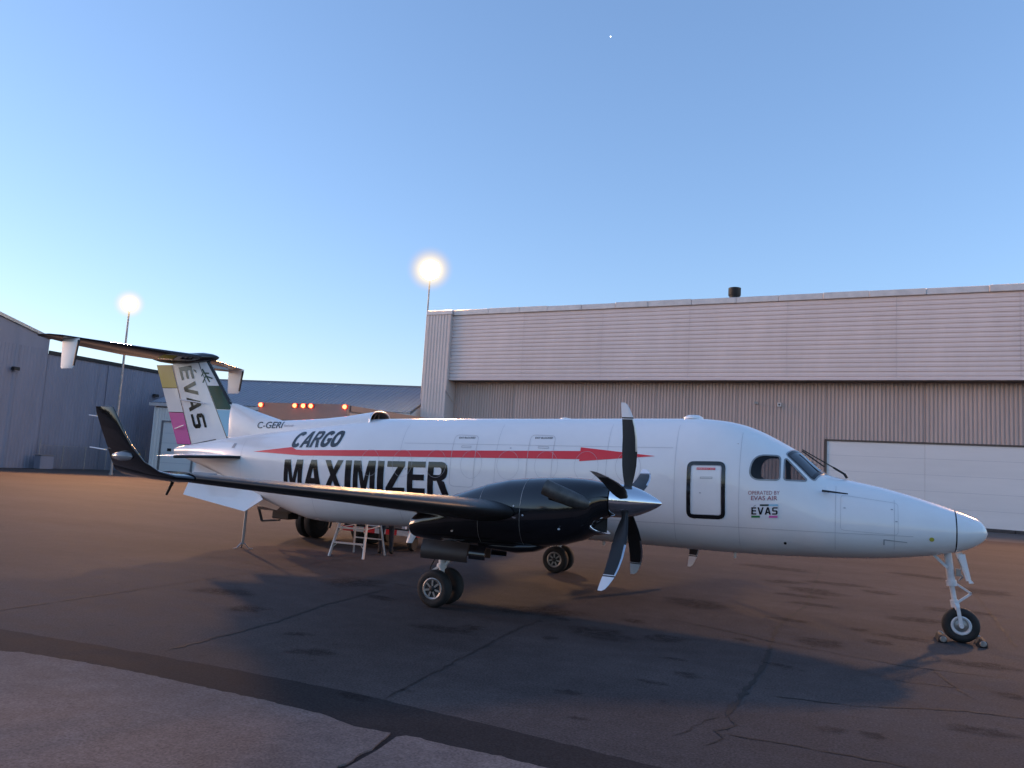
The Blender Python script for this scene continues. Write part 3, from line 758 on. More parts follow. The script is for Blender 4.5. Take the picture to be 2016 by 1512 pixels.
# writing by the cockpit
decal('operator_lettering', text('OPERATED BY', 4.300, 1.957, .46, .058), on_fus(.006, .06, 4.3), M['decal_redtext'], fuselage, .1, .03)
decal('operator_lettering', text('EVAS AIR', 4.345, 1.872, .385, .066, bold=.004), on_fus(.006, .06, 4.3), M['decal_redtext'], fuselage, .1, .03)
LG = on_fus(.005, .07, 4.35); LG2 = on_fus(.008, .07, 4.35)
decal('logo_ground', flat([[(4.335, 1.60), (4.745, 1.60), (4.745, 1.825), (4.335, 1.825)]]), LG, M['decal_white'], fuselage, .1, .03)
decal('logo_lettering', word('EVAS', 4.352, 1.655, .385, .112, .16), LG2, M['decal_black'], fuselage, .1, .03)
decal('logo_accent', flat([[(4.375, 1.776), (4.395, 1.776), (4.425, 1.80), (4.405, 1.80)]]), LG2, M['decal_grey'], fuselage)
decal('logo_bar', flat([[(4.477, 1.785), (4.606, 1.785), (4.606, 1.812), (4.477, 1.812)]]), LG2, mat('slate_green_decal', (.02, .045, .042), .3), fuselage)
decal('logo_bar', flat([[(4.606, 1.785), (4.738, 1.785), (4.738, 1.812), (4.606, 1.812)]]), LG2, M['decal_blue'], fuselage)
decal('logo_bar', flat([[(4.352, 1.608), (4.48, 1.608), (4.48, 1.640), (4.352, 1.640)]]), LG2, M['decal_green'], fuselage)
decal('logo_bar', flat([[(4.612, 1.608), (4.738, 1.608), (4.738, 1.640), (4.612, 1.640)]]), LG2, M['decal_pink'], fuselage)
# blanked cabin windows and emergency exits: fine outlines
for i in range(8):
    cx = -2.70 + i * .725; cz = 2.20 + SL * cx
    E1 = [(cx + .215 * math.cos(a), cz + .255 * math.sin(a)) for a in np.linspace(0, 2 * np.pi, 40, endpoint=False)]
    E2 = [(cx + .211 * math.cos(a), cz + .251 * math.sin(a)) for a in np.linspace(0, 2 * np.pi, 40, endpoint=False)]
    decal('blanked_window_outline', ring(E1, E2), on_fus(.0065), M['seam'], fuselage, .3, .3)
for x0, x1 in ((-.95, -.46), (.555, 1.03)):
    z1 = 2.735 + SL * (x0 + x1) / 2; z0 = 1.80 + SL * x0
    O_ = poly_round([(x0, z0), (x1, z0), (x1, z1), (x0, z1)], .09, 5)
    decal('emergency_exit_outline', ring(O_, inset(O_, .007)), on_fus(.0055), M['seam'], fuselage, .3, .05)
    decal('exit_lettering', text('EXIT BLOCKED', x0 + .09, z1 - .075, .33, .034, bold=.012), on_fus(.007, SL, x0), M['decal_black'], fuselage)
    hx = x0 + .18; hz = z1 - .235
    decal('exit_handle', ring([(hx, hz), (hx + .2, hz), (hx + .2, hz + .035), (hx, hz + .035)], [(hx + .006, hz + .006), (hx + .194, hz + .006), (hx + .194, hz + .029), (hx + .006, hz + .029)]), on_fus(.007), M['decal_grey'], fuselage)
# skin joints
for xj in (-6.2, -4.1, -2.05, -.05, 2.0, 3.15, 4.16, 5.55, 6.35):
    zt, zb = float(F_top(xj)), float(F_bot(xj))
    decal('skin_joint', flat([[(xj - .0025, zb + .16), (xj + .0025, zb + .16), (xj + .0025, zt - .14), (xj - .0025, zt - .14)]]), on_fus(.003), M['seam'], fuselage, .1, .03)
for z0, xa, xb in ((1.36, -.2, 6.6), (2.58, -2, 3.1)):
    decal('skin_joint', flat([[(xa, z0), (xb, z0), (xb, z0 + .006), (xa, z0 + .006)]]), on_fus(.003, SL * .7, 1), M['seam'], fuselage, .1, .03)
NB = poly_round([(5.62, 1.52), (6.40, 1.50), (6.40, 1.96), (5.62, 2.04)], .05, 3)
decal('baggage_door_outline', ring(NB, inset(NB, .004)), on_fus(.004), M['seam'], fuselage, .1, .04)
decal('nose_vent', flat([[(6.205, 1.345), (6.22, 1.345), (6.22, 1.43), (6.205, 1.43)], [(6.22, 1.415), (6.52, 1.402), (6.52, 1.41), (6.22, 1.43)]]), on_fus(.006), M['decal_grey'], fuselage)
decal('placard', flat([[(6.842 + .033 * math.cos(a), 1.474 + .03 * math.sin(a)) for a in np.linspace(0, 6.283, 16, endpoint=False)]]), on_fus(.006), mat('yellow_placard', (.45, .42, .05), .4), fuselage)
decal('static_port', flat([[(4.842 + .022 * math.cos(a), 1.252 + .022 * math.sin(a)) for a in np.linspace(0, 6.283, 14, endpoint=False)]]), on_fus(.006), M['dark'], fuselage)
decal('tail_sticker', flat([[(-6.56, 2.245), (-6.47, 2.245), (-6.44, 2.345), (-6.53, 2.345)]]), on_fus(.006), M['decal_grey'], fuselage)
for px_, pz_ in ((-1.9, 2.02), (.2, 2.5), (3.55, 1.93), (6.36, 1.69), (6.3, 1.86), (5.66, 1.84)):
    decal('latch', flat([[(px_, pz_), (px_ + .03, pz_), (px_ + .03, pz_ + .014), (px_, pz_ + .014)]]), on_fus(.006), M['decal_grey'], fuselage)

# cockpit glass and frames, both sides
def mirror_copy(o, parent):
    me = o.data.copy()
    me.transform(Matrix.Scale(-1, 4, (0, 1, 0))); me.flip_normals()
    c = bpy.data.objects.new(o.name.split('.')[0], me); C.objects.link(c); c.parent = parent
    return c
for W_ in (WIN1, WIN2):
    g1 = decal('cockpit_window', flat([inset(W_, -.002)]), on_fus(-.008), M['glass'], fuselage, .08, .03)
    g2 = decal('window_frame', ring(inset(W_, -.022), W_), on_fus(.004), M['dullmetal'], fuselage, .08, .03)
    mirror_copy(g1, fuselage); mirror_copy(g2, fuselage)
# windshield panes, laid out in (x, angle) on the shell
def on_shell(eps):
    def f(u, v):
        p = fus_pt(u, v); a = fus_pt(u + .01, v) - fus_pt(u - .01, v); b = fus_pt(u, v + .01) - fus_pt(u, v - .01)
        n = Vector(np.cross(a, b)).normalized()
        c = Vector((u, 0, float(F_bot(u) + (F_top(u) - F_bot(u)) * .45)))
        if n.dot(Vector(p) - c) < 0: n = -n
        return Vector(p) + n * eps
    return f
def th_of(x, y, z):
    best = min(np.linspace(0, np.pi / 2, 400), key=lambda t: (fus_pt(x, t)[2] - z) ** 2 + (fus_pt(x, t)[1] - y) ** 2); return float(best)
WQ = [(4.84, th_of(4.84, -.44, 2.60)), (5.225, th_of(5.225, -.545, 2.24)), (5.40, math.pi / 2 - .10), (4.985, math.pi / 2 - .10)]
WS = poly_round(WQ, .05, 4)
for eps, nm, bmx, mt in ((.006, 'windshield', flat([inset(WS, .022)]), M['windshield']), (.009, 'windshield_frame', ring(inset(WS, -.012), inset(WS, .030)), M['decal_black']), (.004, 'windshield_trim', ring(inset(WS, -.032), inset(WS, -.010)), M['decal_grey'])):
    g1 = decal(nm, bmx, on_shell(eps), mt, fuselage, .04, .04); mirror_copy(g1, fuselage)
# cockpit interior seen through the side windows
ck = MB().box(4.05, 4.12, -.62, .62, 1.5, 2.75); ck.build('cockpit_bulkhead', M['inside'], fuselage)
for s in (-1, 1):
    se_ = MB(); se_.box(4.38, 4.52, s * .36 - .2, s * .36 + .2, 1.6, 2.16).box(4.45, 4.9, s * .36 - .2, s * .36 + .2, 1.55, 1.72)
    se_.build('pilot_seat', M['inside'], fuselage, bevel=.03)
MB().prism([(4.95, 1.6), (5.02, 2.17), (5.2, 2.19), (5.3, 1.6)], -.5, .5).build('instrument_panel', M['dark'], fuselage)
# wipers, pitot mast, antennas, beacon
for s in (-1, 1):
    wp = MB(); wp.tube((5.70, s * .10, 2.30), (5.66, s * .10, 2.365), .02).bar((5.67, s * .10, 2.355), (5.50, s * .11, 2.455), .03).bar((5.52, s * .11, 2.445), (5.04, s * .14, 2.715), .016).bar((5.04, s * .15, 2.69), (5.36, s * .22, 2.465), .02)
    wp.build('windshield_wiper', M['blacksteel'], fuselage)
    y = s * .60
    pt = MB(); pt.tube((5.40, s * .585, 2.085), (5.45, s * .68, 2.075), .016).tube((5.36, s * .68, 2.085), (5.72, s * .70, 2.06), .017, .010)
    pt.build('pitot_tube', M['decal_black'], fuselage)
MB().lathe([(0, .17), (.03, .165), (.065, .10), (.075, .01)], 'z', (3.28, 0, 3.165), n=20).build('beacon_dome', M['white'], fuselage, smooth=50)
MB().lathe([(0, .10), (.02, .10), (.035, .02)], 'z', (.95, 0, 3.10), n=16).build('antenna_dome', M['white'], fuselage, smooth=50)
def blade_antenna(x, z0, z1, c0, c1, sweep):
    m_ = MB(); r_ = []
    for z, c, o_ in ((z0, c0, 0), (z1, c1, sweep)):
        r_.append([(x + o_ + c * a, .018 * t, z) for a, t in ((0, 0), (.3, 1), (.7, .8), (1, 0), (.7, -.8), (.3, -1))])
    m_.loft(r_); m_.build('blade_antenna', M['white'], fuselage)
blade_antenna(-2.18, .90, .585, .24, .14, -.07); blade_antenna(4.0, .99, .90, .05, .04, 0); blade_antenna(1.75, .98, .90, .06, .05, 0)

# ---- fin, rudder, tailplane
def lin(a, b):   # x as a function of z through two (x, z) points
    return lambda z: a[0] + (b[0] - a[0]) * (z - a[1]) / (b[1] - a[1])
FLE = lin((-7.80, 4.17), (-6.46, 2.55)); FTE = lin((-9.53, 4.17), (-8.56, 2.22)); FHI = lin((-8.98, 4.17), (-8.10, 2.29))
def fin_t(x, z):
    le, te = FLE(z), FTE(z); c = le - te; s = min(max((le - x) / c, 0), 1)
    return (.10 - .02 * (z - 2.3) / 2) * c / 2.0 * 5 * (.2969 * math.sqrt(s) - .126 * s - .3516 * s * s + .2843 * s ** 3 - .1030 * s ** 4)
def fin_rings(x0f, x1f, zs, n=18):
    out = []
    for z in zs:
        xa, xb = x0f(z), x1f(z)
        fr = [xa + (xb - xa) * (1 - math.cos(math.pi * i / n)) / 2 for i in range(n + 1)]
        out.append([(x, -fin_t(x, z), z) for x in fr] + [(x, fin_t(x, z), z) for x in fr[::-1]])
    return out
fin = MB().loft(fin_rings(FLE, lambda z: FHI(z) + .012, np.linspace(2.12, 4.26, 9))).build('vertical_fin', M['white'], plane, smooth=40)
rud = MB().loft(fin_rings(lambda z: FHI(z) - .012, FTE, np.linspace(2.255, 4.12, 9))).build('rudder', M['white'], plane, smooth=40)
MB().loft(fin_rings(lambda z: FLE(z) + .004, lambda z: FLE(z) - .085, np.linspace(2.95, 4.22, 7))) 
def on_fin(eps=.004):
    return lambda x, z: (x, -fin_t(x, z) - eps, z)
FDV = lin((-8.17, 4.23), (-7.03, 2.45))
def band(fa, fb, z0, z1, da=0, db=0): return [(fa(z0) + da, z0), (fb(z0) + db, z0), (fb(z1) + db, z1), (fa(z1) + da, z1)]
decal('green_panel', flat([band(FDV, FLE, 3.10, 3.635, .012, -.07)]), on_fin(), M['decal_dgreen'], fin, .08, .1)
decal('light_blue_panel', flat([band(FDV, FLE, 2.50, 3.085, .012, -.03)]), on_fin(), M['decal_blue'], fin, .08, .1)
decal('fin_boot', flat([band(FLE, FLE, 3.22, 4.22, -.085, .0)]), on_fin(.006), M['boot'], fin, .02, .1)
mb_ = decal('fin_boot', flat([band(FLE, FLE, 3.22, 4.22, -.085, .0)]), lambda x, z: (x + .004, fin_t(x, z) + .006, z), M['boot'], fin, .02, .1)
decal('panel_line', flat([band(FDV, FDV, 2.47, 4.2, -.012, .008), [(-7.05, 2.475), (-6.72, 2.50), (-6.72, 2.485), (-7.05, 2.46)]]), on_fin(.005), M['decal_black'], fin, .1, .1)
decal('panel_line', flat([[(FHI(2.30) + .02, 2.275), (FHI(2.30) + .75, 2.41), (FHI(2.30) + .75, 2.425), (FHI(2.30) + .02, 2.29)]]), lambda x, z: (x, min(-fin_t(x, z), -float(fus_y(x, z))) - .006, z), M['decal_black'], fin, .05, .1)
# rotated lettering down the fin
AX = Vector((FHI(2.5) + .40, 2.42)) ; TOPP = Vector((FHI(4.05) + .30, 4.12))
D_ = (AX - TOPP).normalized(); E_ = Vector((1, .10)).normalized()
def fin_text(u, v):
    p = TOPP + D_ * u + E_ * v; return (p.x, -fin_t(p.x, p.y) - .006, p.y)
for ch, u0, w in (('E', .05, .34), ('V', .45, .36), ('A', .84, .36), ('S', 1.27, .36)):
    decal('fin_lettering', word(ch, u0, -.15, w, .40), fin_text, M['decal_black'], fin, .05, .05)
decal('fin_lettering', flat([[(.14, .29), (.20, .29), (.26, .36), (.18, .36)]]), fin_text, M['decal_black'], fin)
# small bird-like plane mark
def stroke(a, b, w):
    a, b = Vector(a), Vector(b); d = (b - a).normalized(); n = Vector((-d.y, d.x)) * w / 2
    return [tuple(a - n), tuple(b - n), tuple(b + n), tuple(a + n)]
mk = [stroke((-8.00, 4.02), (-7.73, 3.72), .035), stroke((-7.955, 3.93), (-7.78, 3.92), .03), stroke((-7.955, 3.93), (-8.00, 3.85), .03), stroke((-7.87, 3.86), (-7.66, 3.80), .03), stroke((-7.87, 3.86), (-7.93, 3.70), .035)]
decal('plane_mark', flat(mk), on_fin(.006), M['decal_dgreen'], fin, .05, .05)
decal('sunset_tinted_panel', flat([band(FTE, FHI, 3.58, 4.11, .004, -.035)]), on_fin(), M['decal_sunset_green'], rud, .06, .1)  # green bar, yellowed in its colour to show the mirrored sunset
decal('pink_panel', flat([band(FTE, FHI, 2.27, 3.0, .004, -.018)]), on_fin(), M['decal_pink'], rud, .06, .1)
decal('panel_line', flat([band(FHI, FHI, 2.27, 4.11, -.028, -.012), band(FTE, FHI, 2.995, 3.010, .004, -.02), band(FTE, FHI, 3.565, 3.58, .004, -.02), band(FTE, FHI, 2.262, 2.276, .004, -.02)]), on_fin(.005), M['decal_black'], rud, .06, .1)
MB().tube((FTE(2.62) + .12, -.055, 2.62), (FTE(2.62) + .42, -.10, 2.70), .012).tube((-8.55, -.08, 3.30), (-7.75, -.13, 3.22), .018, .012).build('actuator_fairing', M['decal_white'], rud)

def wing_ring(le, te, z, y, t, n=16, tw=0., camber=.02, nrm=(0, 0, 1), droop=0.):
    """aerofoil section; le/te are x, t the thickness ratio; nrm the thickness direction"""
    c = le - te; pu = []; pl_ = []
    for i in range(n + 1):
        s = (1 - math.cos(math.pi * i / n)) / 2
        th = t * c * 5 * (.2969 * math.sqrt(s) - .126 * s - .3516 * s * s + .2843 * s ** 3 - .1036 * s ** 4)
        cm = camber * c * 4 * s * (1 - s); zz = (.35 - s) * c * tw - max(0, s - .58) * c * droop
        x = le - s * c
        pu.append((x, y + nrm[1] * (zz + cm + th), z + nrm[2] * (zz + cm + th))); pl_.append((x, y + nrm[1] * (zz + cm - th), z + nrm[2] * (zz + cm - th)))
    return pu + pl_[::-1][1:-1]
# tailplane
for s in (-1, 1):
    rs = [wing_ring(le, te, z, s * y, t, camber=0, tw=.03, droop=.0 if y < .5 else .09 if y < 1 else .17) for y, le, te, z, t in ((.0, -7.86, -9.46, 4.27, .11), (.9, -8.35, -9.60, 4.30, .095), (1.9, -8.88, -9.70, 4.335, .09), (2.62, -9.24, -9.76, 4.36, .085), (2.80, -9.42, -9.78, 4.365, .06), (2.83, -9.62, -9.78, 4.365, .03))]
    tp = MB().loft(rs).build('tailplane', M['black'], plane, smooth=40)
    # finlet below, near the tip
    rs = [wing_ring(le, te, z, s * 2.40, .07, camber=0, nrm=(0, 1, 0)) for le, te, z in ((-9.05, -9.58, 4.34), (-9.08, -9.565, 4.1), (-9.12, -9.54, 3.75), (-9.18, -9.52, 3.70))]
    fl = MB().loft(rs).build('finlet', M['white'], tp, smooth=40)
    rs = [wing_ring(le + .012, le - .085, z, s * 2.40, .30, n=8, camber=0, nrm=(0, 1, 0)) for le, z in ((-9.05, 4.30), (-9.08, 4.1), (-9.12, 3.76))]
    MB().loft(rs).build('finlet_boot', M['boot'], fl, smooth=40)
bl = [(-7.56, .01), (-7.62, .055), (-7.75, .105), (-8.0, .15), (-8.5, .17), (-9.0, .16), (-9.4, .10), (-9.62, .03)]
MB().loft([[(x, 1.05 * r * math.cos(a), 4.27 + (.02 if x > -8.2 else 0) + r * .78 * math.sin(a)) for a in np.linspace(0, 2 * np.pi, 20, endpoint=False)] for x, r in bl]).build('tail_bullet', M['black'], plane, smooth=50)

# dorsal fairing with its forward-facing scoop
def fus_z(x, y):
    """height of the upper fuselage surface at (x, y)"""
    t, b, w, n = (float(q(x)) for q in (F_top, F_bot, F_w, F_n)); zc = b + (t - b) * float(F_zf(x))
    return zc + (t - zc) * max(0., 1 - min(1., abs(y) / w) ** n) ** (1 / n)
def dors_ring(x, hw, ztop, sag=.03, n=14, open_=False):
    """arch from the right side of the fuselage over the top to the left side"""
    pts = []
    y0 = hw; zb = None
    for i in range(n + 1):
        a = math.pi * i / n; y = -hw * math.cos(a)
        base = fus_z(x, y) - sag
        pts.append((x, y, max(base, base + (ztop - base) * math.sin(a) ** .72) if abs(y) < hw else base))
    return pts
dst = [(-3.06, .385, 3.145), (-3.3, .385, 3.11), (-3.76, .375, 3.035), (-4.3, .34, 2.975), (-5.0, .27, 2.925), (-5.57, .20, 2.895), (-6.2, .14, 3.055), (-6.87, .09, 3.235), (-7.05, .05, 3.25)]
dr = [dors_ring(*d) for d in dst]
dorsal = MB().loft(dr, closed=False, caps=False).build('dorsal_fairing', M['white'], plane, smooth=45)
lip = dr[0]; lm = MB(); lm.path(lip, .016, 8); lm.build('scoop_lip', M['nickel'], dorsal, smooth=50)
inn = [[(p[0] + (0 if k == 0 else -.5), p[1] * (.93 if k == 0 else .8), float(F_top(-3.1)) - .05 + (p[2] - float(F_top(-3.1)) + .05) * (.86 if k == 0 else .5)) for p in dr[0]] for k in (0, 1)]
MB().loft(inn, closed=False, caps=False).build('scoop_liner', M['bronze'], dorsal, smooth=45)
MB().bar((-3.12, .02, 2.98), (-3.12, .02, 3.12), .012).bar((-3.12, -.18, 2.96), (-3.10, -.10, 3.09), .012).build('scoop_vane', M['bronze'], dorsal)
def dors_y(x, z):
    for i in range(len(dst) - 1):
        (xa, ha, ta), (xb, hb, tb) = dst[i], dst[i + 1]
        if xb <= x <= xa:
            t = (xa - x) / (xa - xb); hw, zt = ha + (hb - ha) * t, ta + (tb - ta) * t
            R0 = dors_ring(x, hw, zt, n=60)
            c = [p for p in R0[:31]]
            for p, q in zip(c, c[1:]):
                if p[2] <= z <= q[2] + 1e-9: k_ = (z - p[2]) / max(1e-6, q[2] - p[2]); return p[1] + (q[1] - p[1]) * k_
            return 0
    return 0
on_dors = lambda k, x0: (lambda u, v: (u, min(dors_y(u, v + k * (u - x0)), -float(fus_y(u, v + k * (u - x0)))) - .008, v + k * (u - x0)))
decal('registration_lettering', text('C-GERI', -6.12, 2.70, .74, .145, bold=.006, shear=.06), on_dors(.03, -6.1), M['decal_black'], dorsal, .05, .03)
decal('maker_lettering', text('Beechcraft', -5.33, 2.755, .28, .05), on_dors(.03, -5.3), M['decal_grey'], dorsal, .05, .03)

# stabilons and ventral strakes
for s in (-1, 1):
    rs = [wing_ring(le, te, z, s * y, t, camber=0) for y, le, te, z, t in ((.15, -6.0, -8.1, 2.06, .04), (.55, -6.35, -7.95, 2.05, .04), (1.18, -7.25, -7.85, 1.995, .05), (1.22, -7.4, -7.84, 1.99, .03))]
    sb = MB().loft(rs).build('stabilon', M['white'], plane, smooth=40)
    MB().path([(-6.22, s * .47, 2.052), (-6.36, s * .55, 2.05), (-7.25, s * 1.18, 1.995), (-7.34, s * 1.2, 1.99)], .032, 10).build('stabilon_boot', M['boot'], sb, smooth=50)
    st_ = MB(); P0 = [(-7.74, 1.86, .16), (-7.70, 1.17, .50), (-5.93, .93, .50), (-5.56, 1.20, .40), (-5.75, 1.32, .32), (-6.8, 1.62, .25)]
    v = [(x, s * (y - .012), z) for x, z, y in P0] + [(x, s * (y + .012), z) for x, z, y in P0]; n = len(P0)
    st_.add(v, [tuple(range(n)), tuple(range(2 * n - 1, n - 1, -1))] + [(i, (i + 1) % n, (i + 1) % n + n, i + n) for i in range(n)])
    st_.build('ventral_strake', M['white'], plane)

# ---- wings with winglets
def wing(s):
    root = MB()
    # y, le, te, z(mid), thickness ratio, twist
    stn = [(2.2, 1.50, -.70, 1.43, .155, .055), (3.0, 1.38, -.66, 1.475, .15, .05), (4.5, 1.135, -.52, 1.605, .14, .045), (6.0, .895, -.37, 1.725, .13, .04), (7.3, .685, -.25, 1.825, .12, .03), (8.25, .545, -.17, 1.905, .115, .02)]
    rs = [wing_ring(le, te, z, s * y, t, tw=tw, n=20) for y, le, te, z, t, tw in stn]
    o = MB().loft(rs).build('wing', M['black'], plane, smooth=40)
    # winglet: the section turns up
    ws = []
    for y, z, le, te, ang, t in ((8.25, 1.905, .545, -.17, 4, .115), (8.45, 1.917, .53, -.11, 14, .11), (8.60, 1.955, .495, -.03, 36, .10), (8.68, 2.035, .405, .015, 66, .095), (8.715, 2.15, .30, -.012, 80, .09), (8.735, 2.30, .185, -.085, 84, .085), (8.745, 2.44, .085, -.155, 85, .075), (8.747, 2.48, .05, -.165, 85, .03)):
        a = R(ang); ws.append(wing_ring(le, te, z, s * y, t, camber=0, nrm=(0, -s * math.sin(a), math.cos(a)), n=16))
    wl_ = MB().loft(ws).build('winglet', M['black'], o, smooth=50)
    for z, x in ((2.115, -.03), (2.39, -.085)):
        MB().tube((x + .03, s * 8.725, z), (x - .17, s * 8.73, z + .015), .006, .005, 6).build('static_wick', M['decal_white'], wl_)
    MB().lathe([(-.115, .004), (-.09, .028), (0, .044), (.09, .030), (.115, .004)], 'x', (.19, s * 8.722, 2.07), n=14).build('position_light', M['clear'], wl_, smooth=60)
    # rubber boot round the leading edge, a little proud
    bs = []
    for y, le, te, z, t, tw in [stn[1][:0] + (3.12, 1.36, -.65, 1.487, .15, .05), *stn[2:]]:
        rg = wing_ring(le, te, z, s * y, t, tw=tw, n=20); c = le - te
        up = [p for p in rg[:21] if p[0] > le - .07 * c][::-1]; lo_ = [p for p in rg[21:][::-1] if p[0] > le - .07 * c]
        q = wing_ring(le + .008, te, z, s * y, t * 1.05, tw=tw, n=20)
        k_ = 7; bs.append([q[i] for i in range(k_, -1, -1)] + [q[-i] for i in range(1, k_ + 1)])
    MB().loft(bs, closed=False, caps=False).build('deicing_boot', M['boot'], o, smooth=60)
    # landing light window at the inboard leading edge
    MB().loft([wing_ring(1.405, 1.30, 1.49, s * y, .9, n=8, camber=0) for y in (3.03, 3.10)]).build('leading_edge_end', M['chrome'], o, smooth=60)
    # flap and aileron gaps, hinge fairings
    MB().path([(-.02, s * 3.05, 1.615), (-.02, s * 6.2, 1.80)], .006, 6).build('flap_gap', M['boot'], o)
    MB().box(-.45, -.12, s * 7.32 - .03, s * 7.32 + .03, 1.83, 1.93).build('aileron_fairing', M['dullmetal'], o, bevel=.02)
    MB().tube((-.10, s * 7.9, 1.84), (-.16, s * 7.9, 1.72), .018, .012).build('vent_mast', M['boot'], o)
    return o
wing(-1); wing(1)
# centre section and belly fairing
cs = [wing_ring(1.5, -.72, z, y, .155, tw=.05, n=20) for y, z in ((-2.35, 1.43), (-.6, 1.28), (.6, 1.28), (2.35, 1.43))]
MB().loft(cs).build('centre_wing', M['black'], plane, smooth=40)
bf = []
for x, w, zb, zt in ((2.3, .35, .98, 1.15), (1.8, .70, .945, 1.25), (.6, .80, .915, 1.35), (-.6, .80, .89, 1.32), (-1.8, .72, .870, 1.2), (-2.9, .5, .845, 1.1), (-3.4, .3, .86, 1.0)):
    bf.append([(x, w * np.sign(math.cos(a)) * abs(math.cos(a)) ** .8, (zt + zb) / 2 + (zt - zb) / 2 * math.sin(a)) for a in np.linspace(0, 2 * np.pi, 28, endpoint=False)])

# ---- nacelles, exhausts, propellers, main gear (built for the right side, mirrored for the left)
NY = 2.615
def sup(x, zt, zb, hw, n=30, e=2.3, yc=0):
    zc = (zt + zb) / 2; h = (zt - zb) / 2
    out = []
    for i in range(n):
        a = 2 * math.pi * i / n; c, s_ = math.cos(a), math.sin(a)
        out.append((x, yc + hw * np.sign(c) * abs(c) ** (2 / e), zc + h * np.sign(s_) * abs(s_) ** (2 / e)))
    return out
def side_group(s):
    yc = s * NY
    na = MB(); cols = [(-.44, 1.36, 1.02, .33), (-.41, 1.39, 1.005, .345), (-.2, 1.52, .985, .37), (.0, 1.60, .975, .40), (.25, 1.735, .97, .425), (.58, 1.845, .965, .45), (.85, 1.935, .975, .47), (1.16, 2.0, .99, .485), (1.6, 2.045, 1.03, .49), (2.0, 2.07, 1.10, .475), (2.28, 2.065, 1.19, .44), (2.42, 2.05, 1.27, .40), (2.48, 2.04, 1.42, .36), (2.58, 2.02, 1.515, .30), (2.64, 2.005, 1.545, .255), (2.66, 1.995, 1.555, .235)]
    na.loft([sup(x, zt, zb, hw, 40, 2.35, yc) for x, zt, zb, hw in cols])
    nac = na.build('engine_nacelle', M['black'], plane, smooth=42)
    # chin air intake with polished lip
    lipr = [(yc + .27 * math.cos(a), 1.435 + .125 * math.sin(a)) for a in np.linspace(0, 2 * np.pi, 28, endpoint=False)]
    def chin(x, k, dz=0): return [(x - (.20 * ((y - yc) / .27) ** 2 if x > 2.4 else 0), yc + (y - yc) * k, 1.435 + (z - 1.435) * k + dz) for y, z in lipr]
    MB().loft([chin(2.10, 1.35, -.03), chin(2.41, 1.26, -.012), chin(2.60, 1.12)], caps=False).build('intake_duct', M['black'], nac, smooth=60)
    MB().loft([chin(2.60, 1.12), chin(2.635, 1.08), chin(2.65, 1.0), chin(2.64, .92), chin(2.60, .88)], caps=False).build('intake_lip', M['chrome'], nac, smooth=60)
    MB().loft([chin(2.60, .88), chin(2.42, .82)], caps=True).build('intake_throat', M['dark'], nac)
    # exhaust stacks, outboard and inboard
    for q in (-1, 1):
        pts = [((2.44, yc + q * .40, 1.72), .055), ((2.36, yc + q * .455, 1.735), .085), ((2.22, yc + q * .53, 1.785), .098), ((2.05, yc + q * .585, 1.85), .10), ((1.86, yc + q * .61, 1.925), .098)]
        rr = []
        for i, (p, rad) in enumerate(pts):
            a = Vector(pts[max(0, i - 1)][0]); b = Vector(pts[min(4, i + 1)][0]); d = (b - a).normalized()
            X = d.cross(Vector((0, 0, 1))).normalized(); Y = X.cross(d)
            rr.append([tuple(Vector(p) + (X * math.cos(t) * .9 + Y * math.sin(t) * 1.15) * rad) for t in np.linspace(0, 2 * np.pi, 20, endpoint=False)])
        inner = [[tuple(Vector(pts[4][0]) + (Vector(p) - Vector(pts[4][0])) * .93) for p in rr[4]], [tuple(Vector(pts[3][0]) + (Vector(p) - Vector(pts[3][0])) * .85) for p in rr[3]]]
        ex = MB().loft(rr, caps=False).build('exhaust_stack', M['exhaust'], nac, smooth=60)
        MB().loft([rr[4]] + inner).build('exhaust_bore', M['dark'], ex, smooth=60)
    # cowl latches, scoops, lower fairings
    lt = MB()
    for x, z in ((2.33, 1.70), (2.05, 1.35), (1.5, 1.5), (1.35, 1.62), (.8, 1.55), (.35, 1.18), (-.1, 1.22), (2.45, 1.75), (1.9, 1.9)):
        for q in (-1, 1):
            zz = [c for c in cols if c[0] <= x][-1]; lt.lathe([(-.012, .014), (.012, .014), (.02, .004)], 'y', (x, yc + q * (zz[3] * .985), z), n=8)
    lt.build('cowl_latch', M['steel'], nac)
    for xj in (1.45, .78):
        sm_ = MB()
        zz = np.interp(xj, [c[0] for c in cols], [c[1] for c in cols]), np.interp(xj, [c[0] for c in cols], [c[2] for c in cols]), np.interp(xj, [c[0] for c in cols], [c[3] for c in cols])
        sm_.loft([sup(xj - .004, zz[0] + .003, zz[1] - .003, zz[2] + .003, 40, 2.35, yc), sup(xj + .004, zz[0] + .003, zz[1] - .003, zz[2] + .003, 40, 2.35, yc)], caps=False)
        sm_.build('cowl_joint', M['dullmetal'], nac)
    ff = MB().loft([sup(x, zt, zb, hw, 20, 2.3, yc) for x, zt, zb, hw in ((1.72, 1.12, 1.04, .10), (1.55, 1.12, .96, .26), (1.3, 1.12, .915, .32), (1.05, 1.1, .93, .33), (.75, 1.1, .95, .34))])
    ff.build('gear_bay_fairing', M['black'], nac, smooth=50)
    # ---- propeller
    hub = Vector((2.90, yc, 1.785))
    pr = empty('propeller', tuple(hub), 0, plane)
    sp = [(-.225, .232), (-.20, .238), (-.06, .235), (.06, .215), (.18, .175), (.30, .122), (.40, .068), (.455, .030), (.475, .004)]
    MB().lathe(sp, 'x', n=40).build('spinner', M['chrome'], pr, smooth=50)
    MB().lathe([(-.25, .20), (-.225, .236), (-.222, .2)], 'x', n=40).build('spinner_backplate', M['dark'], pr)
    rs_, mats_ = [], []
